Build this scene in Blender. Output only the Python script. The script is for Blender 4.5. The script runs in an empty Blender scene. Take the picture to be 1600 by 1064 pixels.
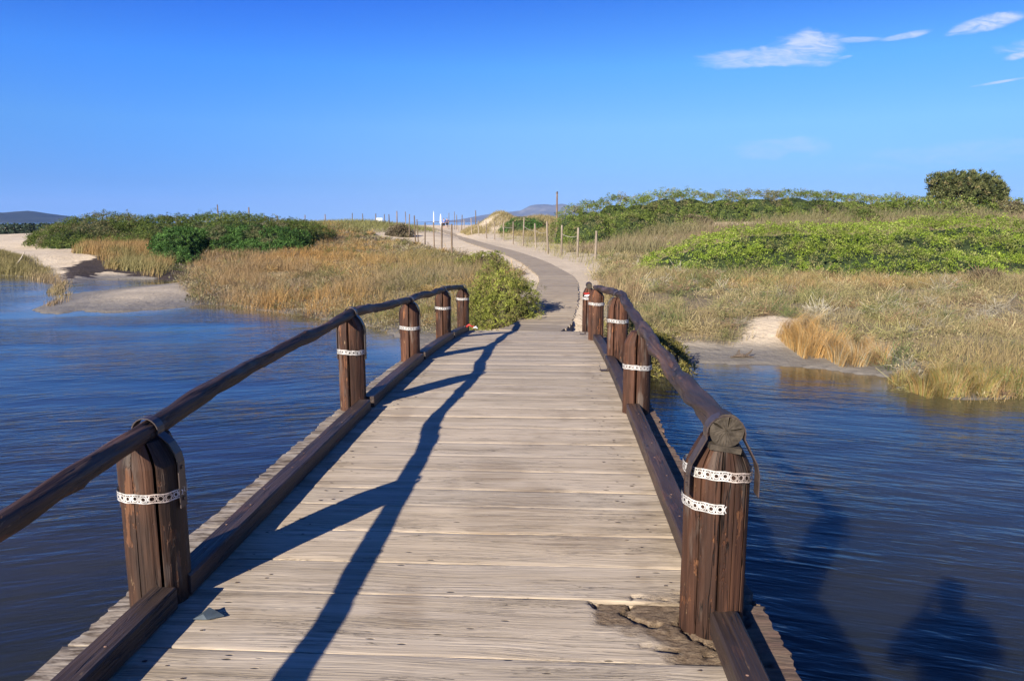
import bpy, math, random
import numpy as np
from mathutils import Vector, Matrix, Quaternion

C = bpy.context.scene
COL = C.collection
R = math.radians
rng = np.random.default_rng(7)
random.seed(7)

# ------------------------------------------------------------------ camera
EYE = 2.3                       # metres above the water
FPX, HORIZON = 1155.0, 347.0    # focal length and horizon row, in photo pixels
PITCH = math.atan((532 - HORIZON) / FPX)
cam_d = bpy.data.cameras.new('camera')
cam = bpy.data.objects.new('camera', cam_d)
COL.objects.link(cam)
cam.location = (0, 0, EYE)
cam.rotation_euler = (R(90) - PITCH, 0, 0)
cam_d.sensor_width = 36
cam_d.lens = 36 * FPX / 1600
cam_d.clip_start = 0.05
cam_d.clip_end = 40000
C.camera = cam

# ------------------------------------------------------------------ sky, sun, exposure
SUN_AZ, SUN_EL = R(180 + 31.4), R(24.2)      # clockwise from +Y
SKY_STRENGTH = 0.093
SUN_STRENGTH = 4.7
EXPOSURE = 1.12
C.view_settings.view_transform = 'Standard'
C.view_settings.look = 'None'
C.view_settings.exposure = EXPOSURE
C.view_settings.gamma = 1
C.view_settings.use_curve_mapping = False
C.render.engine = 'CYCLES'
C.cycles.use_denoising = True
C.cycles.max_bounces = 6
C.cycles.sample_clamp_indirect = 4

sd = Vector((math.sin(SUN_AZ) * math.cos(SUN_EL), math.cos(SUN_AZ) * math.cos(SUN_EL), math.sin(SUN_EL)))
sun_d = bpy.data.lights.new('sun', 'SUN')
sun_d.energy = SUN_STRENGTH
sun_d.angle = R(0.5)
sun_d.color = (1.0, 0.93, 0.82)
sun = bpy.data.objects.new('sun', sun_d)
COL.objects.link(sun)
sun.rotation_euler = (-sd).to_track_quat('-Z', 'Y').to_euler()

W = bpy.data.worlds.new('World')
C.world = W
W.use_nodes = True


def ray(px, py):
    """direction of a photo pixel in world axes"""
    dx, dv = (px - 800) / FPX, -(py - 532) / FPX
    return dx, math.cos(PITCH) + dv * math.sin(PITCH), -math.sin(PITCH) + dv * math.cos(PITCH)


def at(px, py, z):
    r = ray(px, py)
    k = (z - EYE) / r[2]
    return k * r[0], k * r[1], z


def atY(px, py, Y):
    r = ray(px, py)
    k = Y / r[1]
    return k * r[0], Y, EYE + k * r[2]


class NT:
    """small helper for node trees"""
    def __init__(s, tree):
        s.t = tree
        tree.nodes.clear()

    def n(s, typ, **kw):
        nd = s.t.nodes.new(typ)
        for k, v in kw.items():
            setattr(nd, k, v)
        return nd

    def l(s, a, b):
        s.t.links.new(a, b)

    def val(s, sock, v):
        if isinstance(v, bpy.types.NodeSocket):
            s.l(v, sock)
        else:
            sock.default_value = v

    def math(s, op, a, b=None, c=None, clamp=False):
        nd = s.n('ShaderNodeMath', operation=op, use_clamp=clamp)
        s.val(nd.inputs[0], a)
        if b is not None:
            s.val(nd.inputs[1], b)
        if c is not None:
            s.val(nd.inputs[2], c)
        return nd.outputs[0]

    def vmath(s, op, a, b=None, out=0):
        nd = s.n('ShaderNodeVectorMath', operation=op)
        s.val(nd.inputs[0], a)
        if b is not None:
            s.val(nd.inputs[1], b)
        return nd.outputs[out]

    def mul3(s, a, v):
        return s.vmath('MULTIPLY', a, v)

    def noise(s, vec, scale, detail=4, rough=0.55, dist=0.0, color=False):
        nd = s.n('ShaderNodeTexNoise')
        s.val(nd.inputs['Vector'], vec)
        nd.inputs['Scale'].default_value = scale
        nd.inputs['Detail'].default_value = detail
        nd.inputs['Roughness'].default_value = rough
        nd.inputs['Distortion'].default_value = dist
        return nd.outputs['Color' if color else 'Fac']

    def ramp(s, fac, stops, interp='LINEAR'):
        nd = s.n('ShaderNodeValToRGB')
        s.l(fac, nd.inputs['Fac'])
        cr = nd.color_ramp
        cr.interpolation = interp
        while len(cr.elements) < len(stops):
            cr.elements.new(0.5)
        for e, (p, c) in zip(cr.elements, stops):
            e.position = p
            e.color = (c, c, c, 1) if isinstance(c, (int, float)) else (*c, 1)
        return nd.outputs['Color']

    def step(s, x, lo, hi):
        nd = s.n('ShaderNodeMapRange', interpolation_type='SMOOTHSTEP')
        s.val(nd.inputs['Value'], x)
        nd.inputs['From Min'].default_value = lo
        nd.inputs['From Max'].default_value = hi
        return nd.outputs[0]

    def mix(s, fac, a, b, blend='MIX'):
        nd = s.n('ShaderNodeMix', data_type='RGBA', blend_type=blend)
        nd.clamp_factor = True
        s.val(nd.inputs['Factor'], fac)
        for i, v in ((6, a), (7, b)):
            if isinstance(v, tuple):
                nd.inputs[i].default_value = (*v, 1) if len(v) == 3 else v
            else:
                s.val(nd.inputs[i], v)
        return nd.outputs[2]

    def bump(s, h, strength, dist, normal=None):
        nd = s.n('ShaderNodeBump')
        nd.inputs['Strength'].default_value = strength
        nd.inputs['Distance'].default_value = dist
        s.l(h, nd.inputs['Height'])
        if normal is not None:
            s.l(normal, nd.inputs['Normal'])
        return nd.outputs[0]

    def attr(s, name, out='Fac'):
        return s.n('ShaderNodeAttribute', attribute_name=name).outputs[out]


def build_world():
    t = NT(W.node_tree)
    sky = t.n('ShaderNodeTexSky', sky_type='NISHITA')
    sky.sun_disc = False
    sky.sun_elevation = SUN_EL
    sky.sun_rotation = SUN_AZ
    sky.altitude = 0
    sky.air_density = 0.4
    sky.dust_density = 0.0
    sky.ozone_density = 10.0
    d = t.n('ShaderNodeTexCoord').outputs['Generated']
    sp = t.n('ShaderNodeSeparateXYZ')
    t.l(d, sp.inputs[0])
    # clear sea air: the whole sky graded by height above the horizon, the same all round
    el = t.n('ShaderNodeMapRange')
    el.clamp = True
    t.l(sp.outputs[2], el.inputs['Value'])
    el.inputs['From Min'].default_value = 0.0
    el.inputs['From Max'].default_value = 0.4
    grade = t.ramp(el.outputs[0], [(0.0, (0.36, 0.275, 0.25)), (0.12, (0.48, 0.35, 0.26)), (0.30, (0.74, 0.60, 0.39)), (0.48, (0.57, 0.69, 0.56)), (0.68, (0.28, 0.49, 0.58)), (0.95, (0.26, 0.44, 0.52))])
    skyc = t.mix(1.0, sky.outputs[0], grade, 'MULTIPLY')
    cg = t.vmath('DOT_PRODUCT', d, tuple(sd), out=1)
    skyc = t.mix(t.step(cg, -0.80, -0.42), skyc, t.mix(1.0, skyc, (0.62, 0.90, 1.22), 'MULTIPLY'))
    skyc = t.vmath('SCALE', skyc, None)
    skyc.node.inputs['Scale'].default_value = 2.0
    # thin fair-weather clouds, laid out by direction of view
    yy = t.math('MAXIMUM', sp.outputs[1], 0.05)
    u = t.math('DIVIDE', sp.outputs[0], yy)
    v = t.math('DIVIDE', sp.outputs[2], yy)
    uv = t.n('ShaderNodeCombineXYZ')
    t.l(u, uv.inputs[0])
    t.l(v, uv.inputs[1])
    # wispy warp: streaks rise slightly to the right
    wv = t.mul3(uv.outputs[0], (14, 42, 1))
    wob = t.noise(wv, 1.0, 6, 0.62, 0.6, color=True)
    wob = t.vmath('SUBTRACT', wob, (0.5, 0.5, 0.5))
    fine = t.noise(t.mul3(uv.outputs[0], (26, 110, 1)), 1.0, 7, 0.6, 1.2)
    finec = t.step(fine, 0.28, 0.66)
    total = None
    #        px,  py,  half w, half h, tilt, opacity, ragged
    clouds = [(1185, 88, 92, 13, 0.06, 0.62, 0.9), (1258, 75, 62, 22, 0.14, 0.85, 0.9), (1225, 92, 82, 13, 0.0, 0.7, 0.8),
              (1345, 62, 38, 4.5, 0.03, 0.6, 0.6), (1417, 56, 36, 5.5, 0.16, 0.75, 0.5), (1320, 90, 12, 2.5, 0.2, 0.5, 0.5),
              (1545, 36, 56, 11, 0.22, 0.9, 0.5), (1500, 47, 22, 6, 0.35, 0.6, 0.4), (1610, 83, 40, 6, 0.2, 0.8, 0.5),
              (1565, 128, 48, 2.2, 0.16, 0.7, 0.3), (1215, 232, 75, 16, 0.05, 0.26, 1.2), (1200, 222, 45, 5, 0.02, 0.22, 0.8),
              (1500, 240, 170, 18, 0.08, 0.17, 1.2), (1700, 60, 120, 16, 0.1, 0.7, 0.9), (1900, 150, 160, 18, 0.1, 0.5, 0.9)]
    for (px, py, hw, hh, tilt, op, rag) in clouds:
        r = ray(px, py)
        cu, cv = r[0] / r[1], r[2] / r[1]
        du = t.math('SUBTRACT', u, cu)
        dv = t.math('SUBTRACT', v, cv)
        dv = t.math('SUBTRACT', dv, t.math('MULTIPLY', du, tilt))
        ws = t.n('ShaderNodeSeparateXYZ')
        t.l(wob, ws.inputs[0])
        a, b = hw / FPX, hh / FPX
        eu = t.math('ADD', t.math('DIVIDE', du, a), t.math('MULTIPLY', ws.outputs[0], 1.5 * rag))
        ev = t.math('ADD', t.math('DIVIDE', dv, b), t.math('MULTIPLY', ws.outputs[1], 3.0 * rag))
        rr = t.math('ADD', t.math('MULTIPLY', eu, eu), t.math('MULTIPLY', ev, ev))
        m = t.math('SUBTRACT', 1.0, t.step(rr, 0.15, 1.3))
        m = t.math('MULTIPLY', m, t.math('MULTIPLY', op, t.math('ADD', 0.30, t.math('MULTIPLY', finec, 0.85))), clamp=True)
        total = m if total is None else t.math('MAXIMUM', total, m)
    total = t.math('MULTIPLY', total, t.step(sp.outputs[1], 0.1, 0.2))
    cc = t.mix(total, skyc, (3.2, 3.75, 4.9))
    bg = t.n('ShaderNodeBackground')
    t.l(cc, bg.inputs[0])
    bg.inputs[1].default_value = SKY_STRENGTH
    out = t.n('ShaderNodeOutputWorld')
    t.l(bg.outputs[0], out.inputs[0])


build_world()


# ------------------------------------------------------------------ mesh helpers
def mesh_np(name, verts, faces, mats=(), col=None, smooth=False, mat_idx=None, attrs=None):
    """verts (N,3), faces (M,k) -> mesh"""
    verts = np.asarray(verts, np.float32)
    faces = np.asarray(faces, np.int32)
    me = bpy.data.meshes.new(name)
    k = faces.shape[1]
    me.vertices.add(len(verts))
    me.vertices.foreach_set('co', verts.ravel())
    me.loops.add(faces.size)
    me.loops.foreach_set('vertex_index', faces.ravel())
    me.polygons.add(len(faces))
    me.polygons.foreach_set('loop_start', np.arange(0, faces.size, k, dtype=np.int32))
    me.polygons.foreach_set('loop_total', np.full(len(faces), k, np.int32))
    if mat_idx is not None:
        me.polygons.foreach_set('material_index', np.asarray(mat_idx, np.int32))
    me.polygons.foreach_set('use_smooth', np.full(len(faces), bool(smooth)))
    if col is not None:
        a = me.color_attributes.new('col', 'FLOAT_COLOR', 'POINT')
        c4 = np.ones((len(verts), 4), np.float32)
        c4[:, :3] = col
        a.data.foreach_set('color', c4.ravel())
    for an, av in (attrs or {}).items():
        av = np.asarray(av, np.float32)
        if av.ndim == 1:
            a = me.attributes.new(an, 'FLOAT', 'POINT')
            a.data.foreach_set('value', av)
        else:
            a = me.attributes.new(an, 'FLOAT_VECTOR', 'POINT')
            a.data.foreach_set('vector', av.ravel())
    for m in mats:
        me.materials.append(m)
    me.update()
    me.validate()
    return me


class MB:
    """collects quads and triangles from simple shapes, builds one mesh"""
    def __init__(s):
        s.v, s.f, s.m, s.g = [], [], [], []

    def add(s, verts, faces, mi=0, grain=None):
        o = len(s.v)
        s.v += [tuple(p) for p in verts]
        s.f += [tuple(i + o for i in f) for f in faces]
        s.m += [mi] * len(faces)
        s.g += [tuple(g) for g in grain] if grain is not None else [tuple(p) for p in verts]

    def box(s, c, size, rot=None, mi=0):
        hx, hy, hz = (x / 2 for x in size)
        pts = [Vector((x, y, z)) for x in (-hx, hx) for y in (-hy, hy) for z in (-hz, hz)]
        if rot is not None:
            pts = [rot @ p for p in pts]
        pts = [p + Vector(c) for p in pts]
        s.add(pts, [(0, 1, 3, 2), (4, 6, 7, 5), (0, 4, 5, 1), (2, 3, 7, 6), (0, 2, 6, 4), (1, 5, 7, 3)], mi)

    def tube(s, pts, rad, n=8, mi=0, caps=True, wob=0.0, seed=0, capmi=None):
        """tube along points; rad a number or a list; grain = (along, around)"""
        rs = random.Random(seed)
        pts = [Vector(p) for p in pts]
        rad = [rad] * len(pts) if isinstance(rad, (int, float)) else rad
        rings, g = [], []
        along = 0
        up0 = None
        for i, p in enumerate(pts):
            a = pts[max(0, i - 1)]
            b = pts[min(len(pts) - 1, i + 1)]
            d = (b - a).normalized()
            if i:
                along += (p - pts[i - 1]).length
            ref = Vector((0, 0, 1)) if abs(d.z) < 0.9 else Vector((1, 0, 0))
            if up0 is not None:
                ref = up0
            x = ref.cross(d).normalized()
            y = d.cross(x).normalized()
            up0 = y
            for k in range(n):
                an = 2 * math.pi * k / n
                r = rad[i] * (1 + (rs.uniform(-wob, wob) if wob else 0))
                rings.append(p + x * (r * math.cos(an)) + y * (r * math.sin(an)))
                g.append((rad[i] * math.cos(an), rad[i] * math.sin(an), along))
        fs = []
        for i in range(len(pts) - 1):
            for k in range(n):
                a, b = i * n + k, i * n + (k + 1) % n
                fs.append((a, b, b + n, a + n))
        s.add(rings, fs, mi, g)
        if caps:
            cm = mi if capmi is None else capmi
            for ring in (list(range(n))[::-1], list(range(len(rings) - n, len(rings)))):
                vs = [rings[j] for j in ring]
                s.add(vs, [tuple(range(n))], cm, [g[j] for j in ring])

    def mesh(s, name, mats, smooth=False):
        me = bpy.data.meshes.new(name)
        me.from_pydata(s.v, [], s.f)
        for m in mats:
            me.materials.append(m)
        me.polygons.foreach_set('material_index', s.m)
        me.polygons.foreach_set('use_smooth', [smooth] * len(s.f))
        a = me.attributes.new('grain', 'FLOAT_VECTOR', 'POINT')
        a.data.foreach_set('vector', np.asarray(s.g, np.float32).ravel())
        me.update()
        return me


def link(name, me, parent=None, loc=(0, 0, 0), rot=(0, 0, 0)):
    o = bpy.data.objects.new(name, me)
    COL.objects.link(o)
    o.location = loc
    o.rotation_euler = rot
    if parent is not None:
        o.parent = parent
    return o


def tag(o, label=None, cat=None, group=None, kind=None):
    if label:
        o['label'] = label
    if cat:
        o['category'] = cat
    if group:
        o['group'] = group
    if kind:
        o['kind'] = kind
    return o


def thing(name, label, cat, loc=(0, 0, 0), rotz=0.0, group=None):
    return tag(link(name, None, None, loc, (0, 0, rotz)), label, cat, group)


def _hash(ix, iy, seed):
    h = (ix * 374761393 + iy * 668265263 + seed * 2147483647) & 0xFFFFFFFF
    h = ((h ^ (h >> 13)) * 1274126177) & 0xFFFFFFFF
    return ((h ^ (h >> 16)) & 0xFFFF) / 65535.0


def vnoise(x, y, seed=0):
    x = np.asarray(x, np.float64)
    y = np.asarray(y, np.float64)
    ix, iy = np.floor(x).astype(np.int64), np.floor(y).astype(np.int64)
    fx, fy = x - ix, y - iy
    fx, fy = fx * fx * (3 - 2 * fx), fy * fy * (3 - 2 * fy)
    a, b = _hash(ix, iy, seed), _hash(ix + 1, iy, seed)
    c, d = _hash(ix, iy + 1, seed), _hash(ix + 1, iy + 1, seed)
    return (a * (1 - fx) + b * fx) * (1 - fy) + (c * (1 - fx) + d * fx) * fy


def fbm(x, y, seed=0, oct=4):
    s, amp, tot = 0, 1.0, 0
    for i in range(oct):
        s = s + amp * vnoise(x * 2 ** i, y * 2 ** i, seed + i * 17)
        tot += amp
        amp *= 0.5
    return s / tot


def poly_dist(x, y, poly):
    """signed distance to polygon, positive inside"""
    x = np.asarray(x, np.float64)
    y = np.asarray(y, np.float64)
    P = np.asarray(poly, np.float64)
    Q = np.roll(P, -1, axis=0)
    best = np.full(x.shape, 1e9)
    ins = np.zeros(x.shape, bool)
    for (ax, ay), (bx, by) in zip(P, Q):
        ex, ey = bx - ax, by - ay
        L = ex * ex + ey * ey + 1e-12
        t = np.clip(((x - ax) * ex + (y - ay) * ey) / L, 0, 1)
        best = np.minimum(best, (x - ax - t * ex) ** 2 + (y - ay - t * ey) ** 2)
        if ay != by:
            cr = ((ay > y) != (by > y)) & (x < (bx - ax) * (y - ay) / (by - ay) + ax)
            ins ^= cr
    d = np.sqrt(best)
    return np.where(ins, d, -d)


def sstep(x, lo, hi):
    t = np.clip((x - lo) / (hi - lo), 0, 1)
    return t * t * (3 - 2 * t)


# ------------------------------------------------------------------ terrain shape
def pxpoly(pts, z):
    return [at(px, py, z)[:2] for px, py in pts]


WATER = ([(-60, 20), (-40, 30)] + pxpoly(
    [(-200, 428), (-60, 430), (0, 431), (40, 433), (68, 439), (95, 444), (88, 452), (72, 460), (84, 461), (100, 452), (112, 445), (150, 437),
     (200, 436), (270, 436), (292, 439), (275, 443), (240, 446), (205, 449), (165, 454), (120, 458), (98, 464), (75, 474),
     (62, 479), (50, 486), (62, 489), (95, 491.5), (108, 488), (125, 485), (140, 487.5), (172, 489), (205, 487), (228, 484), (240, 485),
     (287, 480), (307, 477), (328, 475), (360, 478), (400, 484), (455, 491), (507, 500), (560, 504), (600, 518), (622, 529)], 0.0)
    + [(-1.8, 13.6), (-1.2, 12.6), (0.2, 12.2), (1.4, 11.9), (2.2, 11.7)]
    + pxpoly([(1072, 566), (1100, 568), (1180, 570), (1240, 573), (1290, 578), (1335, 584), (1380, 589), (1400, 594), (1402, 606),
              (1420, 607), (1442, 600), (1456, 616), (1480, 621), (1510, 627), (1555, 623), (1600, 618), (1700, 616), (1850, 622), (2100, 640)], 0.0)
    + [(30, 7), (45, 0), (45, -3.4), (2, -2.6), (-2, -2.8), (-60, -4)])

PATH = [(0.25, 12.9, 0.34), (0.62, 14.4, 0.31), (1.05, 17.8, 0.47), (1.38, 22.6, 0.55), (1.22, 26.2, 0.58), (0.80, 31.7, 0.62),
        (-0.37, 40.5, 0.68), (-2.85, 55.4, 0.78), (-5.8, 77, 0.85), (-9.5, 102.5, 1.05), (-16, 140, 1.3)]


def catmull(P, n=10):
    P = [np.array(p, float) for p in P]
    P = [2 * P[0] - P[1]] + P + [2 * P[-1] - P[-2]]
    out = []
    for i in range(1, len(P) - 2):
        for k in range(n):
            t = k / n
            a, b, c, d = P[i - 1:i + 3]
            out.append(0.5 * (2 * b + (c - a) * t + (2 * a - 5 * b + 4 * c - d) * t * t + (3 * b - a - 3 * c + d) * t ** 3))
    out.append(P[-2])
    return np.array(out)


PATHC = catmull(PATH, 12)


def path_near(x, y):
    """distance to the path centre line and height of the path there"""
    best = np.full(np.shape(x), 1e9)
    zz = np.zeros(np.shape(x))
    for a, b in zip(PATHC[:-1], PATHC[1:]):
        e = b - a
        L = e[0] ** 2 + e[1] ** 2
        t = np.clip(((x - a[0]) * e[0] + (y - a[1]) * e[1]) / L, 0, 1)
        d = (x - a[0] - t * e[0]) ** 2 + (y - a[1] - t * e[1]) ** 2
        m = d < best
        best = np.where(m, d, best)
        zz = np.where(m, a[2] + t * e[2], zz)
    return np.sqrt(best), zz


BUMPS = [(-88, 128, -1.1, 36, 36), (-15.0, 72, 1.35, 8, 9), (-4.5, 66, 0.2, 4, 8), (-26, 57, 1.0, 9, 7), (-20, 60, 0.9, 7, 7), (-48, 80, 0.35, 10, 12),
         (-3.4, 86, 0.9, 2.4, 7), (-1.2, 88, 1.75, 2.0, 6), (3, 80, 1.9, 4.5, 8), (7.5, 66, 1.5, 3.5, 8),
         (12, 55, 1.15, 5, 8), (20, 54, 1.3, 7, 9), (30, 55, 1.45, 9, 9.5), (42, 56, 1.4, 10, 10), (56, 57, 1.4, 10, 10),
         (20, 37, 0.35, 9, 4), (14, 20, 0.1, 5, 2.5), (11, 44, 0.3, 6, 4)]


def ground(x, y, parts=False):
    x = np.asarray(x, float)
    y = np.asarray(y, float)
    e = np.interp(y, [-10, 0, 12, 16, 20, 30, 60, 100, 120, 145, 158, 178, 210, 400], [0.4, 0.3, 0.36, 0.42, 0.46, 0.55, 0.72, 0.95, 1.15, 1.75, 1.5, -0.4, -2, -6])
    for bx, by, h, sx, sy in BUMPS:
        e = e + h * np.exp(-((x - bx) / sx) ** 2 - ((y - by) / sy) ** 2)
    e = e + 0.16 * (fbm(x / 3.1, y / 4.5, 3) - 0.5) + 0.07 * (fbm(x / 0.7, y / 0.8, 9, 3) - 0.5)
    wd = poly_dist(x, y, WATER)          # positive in the water
    pd, pz = path_near(x, y)
    k = np.exp(-(pd / 1.5) ** 2) * sstep(y, 12, 13.5)
    e = e * (1 - k) + (pz + 0.028) * k
    land = np.clip(-wd, 0, 30)
    spit = np.exp(-((x + 11) / 5.5) ** 2 - ((y - 22) / 4.0) ** 2) * (land < 9)
    rise = 0.02 + 0.055 * land
    full = sstep(land, 0.2, 5.0)
    z = np.where(wd > 0, -np.minimum(0.9, 0.02 + 0.16 * wd), np.minimum(e, rise + full * e))
    z = np.where((wd <= 0) & (x > -15) & (x < -7.3) & (y > 18) & (y < 26.5), np.minimum(z, 0.03 + 0.05 * np.minimum(land, 2) + 0.03 * fbm(x, y, 5)), z)
    low = sstep(((x + 16.5) / 8.0) ** 2 + ((y - 32) / 5.5) ** 2, 1.9, 0.4)
    z = np.where(wd <= 0, z * (1 - low) + np.minimum(z, 0.14 + 0.05 * fbm(x / 2, y / 1.2, 6)) * low, z)
    if parts:
        return z, wd, pd
    return z


def gz(x, y):
    return float(ground(np.array([x]), np.array([y]))[0])


def hit(px, py, z=0.6):
    """where a photo pixel meets the ground"""
    r = ray(px, py)
    Y = np.concatenate([np.arange(8, 60, 0.1), np.arange(60, 170, 0.4)])
    X, Z = Y * r[0] / r[1], EYE + Y * r[2] / r[1]
    g = ground(X, Y)
    k = np.nonzero(Z <= g)[0]
    i = int(k[0]) if len(k) else int(np.argmin(Z - g))
    return float(X[i]), float(Y[i]), float(g[i])


def landpoly(pts):
    out = []
    for px, py in pts:
        z = 0.15 + 0.35 * min(1, max(0, (560 - py) / 130))
        out.append(at(px, py, z)[:2])
    return out


GRASS_L = landpoly([(306, 449), (318, 459), (350, 464), (400, 470), (450, 476), (500, 484), (560, 490), (620, 498), (680, 506), (714, 512),
                    (745, 508), (800, 505), (832, 480), (826, 446), (800, 426), (755, 412), (705, 400), (645, 386), (560, 379), (505, 376),
                    (470, 382), (380, 389), (320, 395), (262, 404), (285, 430)])
GRASS_M = landpoly([(118, 399), (150, 403), (175, 412), (250, 417), (262, 408), (255, 396), (200, 384), (140, 392)])
GRASS_B = landpoly([(-120, 429), (0, 429), (60, 433), (92, 441), (78, 457), (92, 446), (104, 436), (98, 424), (70, 408), (0, 398), (-120, 396)])
GRASS_R = landpoly([(915, 520), (960, 545), (1000, 550), (1050, 524), (1100, 526), (1135, 532), (1160, 522), (1175, 508), (1196, 500), (1254, 506), (1266, 540),
                    (1310, 545), (1365, 560), (1398, 573), (1404, 604), (1440, 598), (1456, 616), (1520, 622), (1600, 614), (1750, 614), (2000, 625),
                    (2200, 470), (1800, 412), (1600, 398), (1300, 392), (1080, 392), (960, 388), (938, 396), (940, 418), (938, 436), (916, 470)])
WRACK = pxpoly([(95, 423), (130, 418), (160, 415), (215, 413), (258, 416), (295, 423), (308, 434), (298, 439), (240, 433), (170, 430), (120, 436), (96, 437)], 0.08)
SCRUB_B = [(6, 36), (12, 38), (40, 38), (52, 44), (52, 56), (8, 50), (3, 42)]


# ------------------------------------------------------------------ materials
def new_mat(name):
    m = bpy.data.materials.new(name)
    m.use_nodes = True
    t = NT(m.node_tree)
    out = t.n('ShaderNodeOutputMaterial')
    return m, t, out


def principled(t, out, color, rough=0.6, spec=0.3, normal=None, metallic=0.0):
    p = t.n('ShaderNodeBsdfPrincipled')
    if isinstance(color, tuple):
        p.inputs['Base Color'].default_value = (*color, 1)
    else:
        t.l(color, p.inputs['Base Color'])
    t.val(p.inputs['Roughness'], rough)
    p.inputs['Specular IOR Level'].default_value = spec
    p.inputs['Metallic'].default_value = metallic
    if normal is not None:
        t.l(normal, p.inputs['Normal'])
    if out is not None:
        t.l(p.outputs[0], out.inputs[0])
    return p


def mat_plank():
    m, t, out = new_mat('weathered_plank')
    tc = t.n('ShaderNodeTexCoord').outputs['Object']
    rnd = t.n('ShaderNodeObjectInfo').outputs['Random']
    off = t.n('ShaderNodeCombineXYZ')
    t.l(t.math('MULTIPLY', rnd, 37.0), off.inputs[0])
    t.l(t.math('MULTIPLY', rnd, 91.0), off.inputs[1])
    t.l(t.math('MULTIPLY', rnd, 13.0), off.inputs[2])
    p = t.vmath('ADD', tc, off.outputs[0])
    # wavy grain
    warp = t.noise(t.mul3(p, (0.9, 3.2, 3)), 1.0, 2, 0.5, color=True)
    warp = t.mul3(t.vmath('SUBTRACT', warp, (0.5, 0.5, 0.5)), (0.0, 0.13, 0.0))
    pg = t.vmath('ADD', p, warp)
    broad = t.noise(t.mul3(pg, (0.7, 7, 7)), 1.0, 3, 0.6)
    grain = t.noise(t.mul3(pg, (2.2, 95, 95)), 1.0, 4, 0.65)
    fine = t.noise(t.mul3(pg, (5, 210, 210)), 1.0, 3, 0.6)
    base = t.ramp(broad, [(0.2, (0.325, 0.262, 0.182)), (0.45, (0.475, 0.395, 0.295)), (0.62, (0.535, 0.452, 0.345)), (0.8, (0.455, 0.39, 0.31))])
    tint = t.ramp(rnd, [(0.0, (0.98, 0.95, 0.92)), (0.35, (1.05, 1.0, 0.94)), (0.7, (0.97, 0.955, 0.94)), (1.0, (1.09, 1.03, 0.94))])
    base = t.mix(1.0, base, tint, 'MULTIPLY')
    g = t.ramp(grain, [(0.30, 0.50), (0.45, 0.90), (0.58, 1.05), (0.75, 1.16)])
    base = t.mix(0.78, base, g, 'MULTIPLY')
    g2 = t.ramp(fine, [(0.25, 0.78), (0.55, 1.0)])
    base = t.mix(0.7, base, g2, 'MULTIPLY')
    rl = t.noise(t.mul3(pg, (0.9, 40, 40)), 1.0, 4, 0.6)
    line = t.math('SUBTRACT', 1.0, t.step(t.math('ABSOLUTE', t.math('SUBTRACT', rl, 0.5)), 0.0, 0.028))
    line = t.math('MULTIPLY', line, t.step(t.noise(t.mul3(p, (1.3, 6, 6)), 1.0, 3, 0.6), 0.38, 0.62))
    base = t.mix(t.math('MULTIPLY', line, 0.42), base, (0.17, 0.13, 0.095))
    # long drying cracks
    ck = t.noise(t.mul3(pg, (1.1, 26, 26)), 1.0, 5, 0.6)
    crack = t.math('SUBTRACT', 1.0, t.step(t.math('ABSOLUTE', t.math('SUBTRACT', ck, 0.5)), 0.0, 0.007))
    where = t.step(t.noise(t.mul3(p, (1.7, 5, 5)), 1.3, 2, 0.5), 0.5, 0.66)
    crack = t.math('MULTIPLY', crack, where)
    base = t.mix(t.math('MULTIPLY', crack, 0.85), base, (0.05, 0.038, 0.028))
    # pits and knots
    vo = t.n('ShaderNodeTexVoronoi', feature='F1')
    t.l(t.mul3(t.vmath('ADD', p, t.mul3(warp, (0.3, 0.5, 0))), (8, 26, 26)), vo.inputs['Vector'])
    vo.inputs['Scale'].default_value = 1.0
    pit = t.math('SUBTRACT', 1.0, t.step(vo.outputs['Distance'], 0.07, 0.17))
    pitsel = t.step(t.n('ShaderNodeSeparateColor').outputs[0], 0, 1)
    sc = t.n('ShaderNodeSeparateColor')
    t.l(vo.outputs['Color'], sc.inputs[0])
    pit = t.math('MULTIPLY', pit, t.step(sc.outputs[0], 0.83, 0.87))
    base = t.mix(t.math('MULTIPLY', pit, 0.85), base, (0.06, 0.045, 0.03))
    # weathered ends past the kerb and damp streaks, from the plank's own coordinates
    sx = t.n('ShaderNodeSeparateXYZ')
    t.l(tc, sx.inputs[0])
    ax = t.math('ABSOLUTE', sx.outputs[0])
    endn = t.noise(t.mul3(p, (6, 30, 30)), 1.0, 4, 0.7)
    ends = t.math('MULTIPLY', t.step(t.math('ADD', ax, t.math('MULTIPLY', endn, 0.12)), 1.02, 1.22), t.ramp(endn, [(0.35, 1.0), (0.62, 0.35)]))
    side = t.step(sx.outputs[0], -0.3, 0.3)
    endc = t.mix(side, t.ramp(endn, [(0.40, (0.05, 0.035, 0.028)), (0.52, (0.30, 0.25, 0.20)), (0.7, (0.42, 0.37, 0.31))]), t.ramp(endn, [(0.36, (0.05, 0.028, 0.02)), (0.6, (0.155, 0.088, 0.062))]))
    ends = t.step(t.math('ADD', ax, t.math('MULTIPLY', endn, 0.10)), 1.08, 1.2)
    base = t.mix(t.math('MULTIPLY', ends, 0.9), base, endc)
    dirt = t.noise(t.mul3(p, (3.2, 9, 9)), 1.0, 5, 0.65)
    inner = t.math('MULTIPLY', t.step(ax, 0.62, 1.05), t.step(dirt, 0.42, 0.64))
    base = t.mix(t.math('MULTIPLY', inner, 0.5), base, (0.21, 0.155, 0.10))
    # damp brown blotches
    wp = t.n('ShaderNodeNewGeometry').outputs['Position']
    bl = t.noise(t.mul3(wp, (2.0, 0.95, 1)), 1.0, 3, 0.5)
    st = t.noise(t.mul3(pg, (2.2, 95, 95)), 1.0, 3, 0.6)
    wsx = t.n('ShaderNodeSeparateXYZ')
    t.l(wp, wsx.inputs[0])
    spill = None
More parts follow.
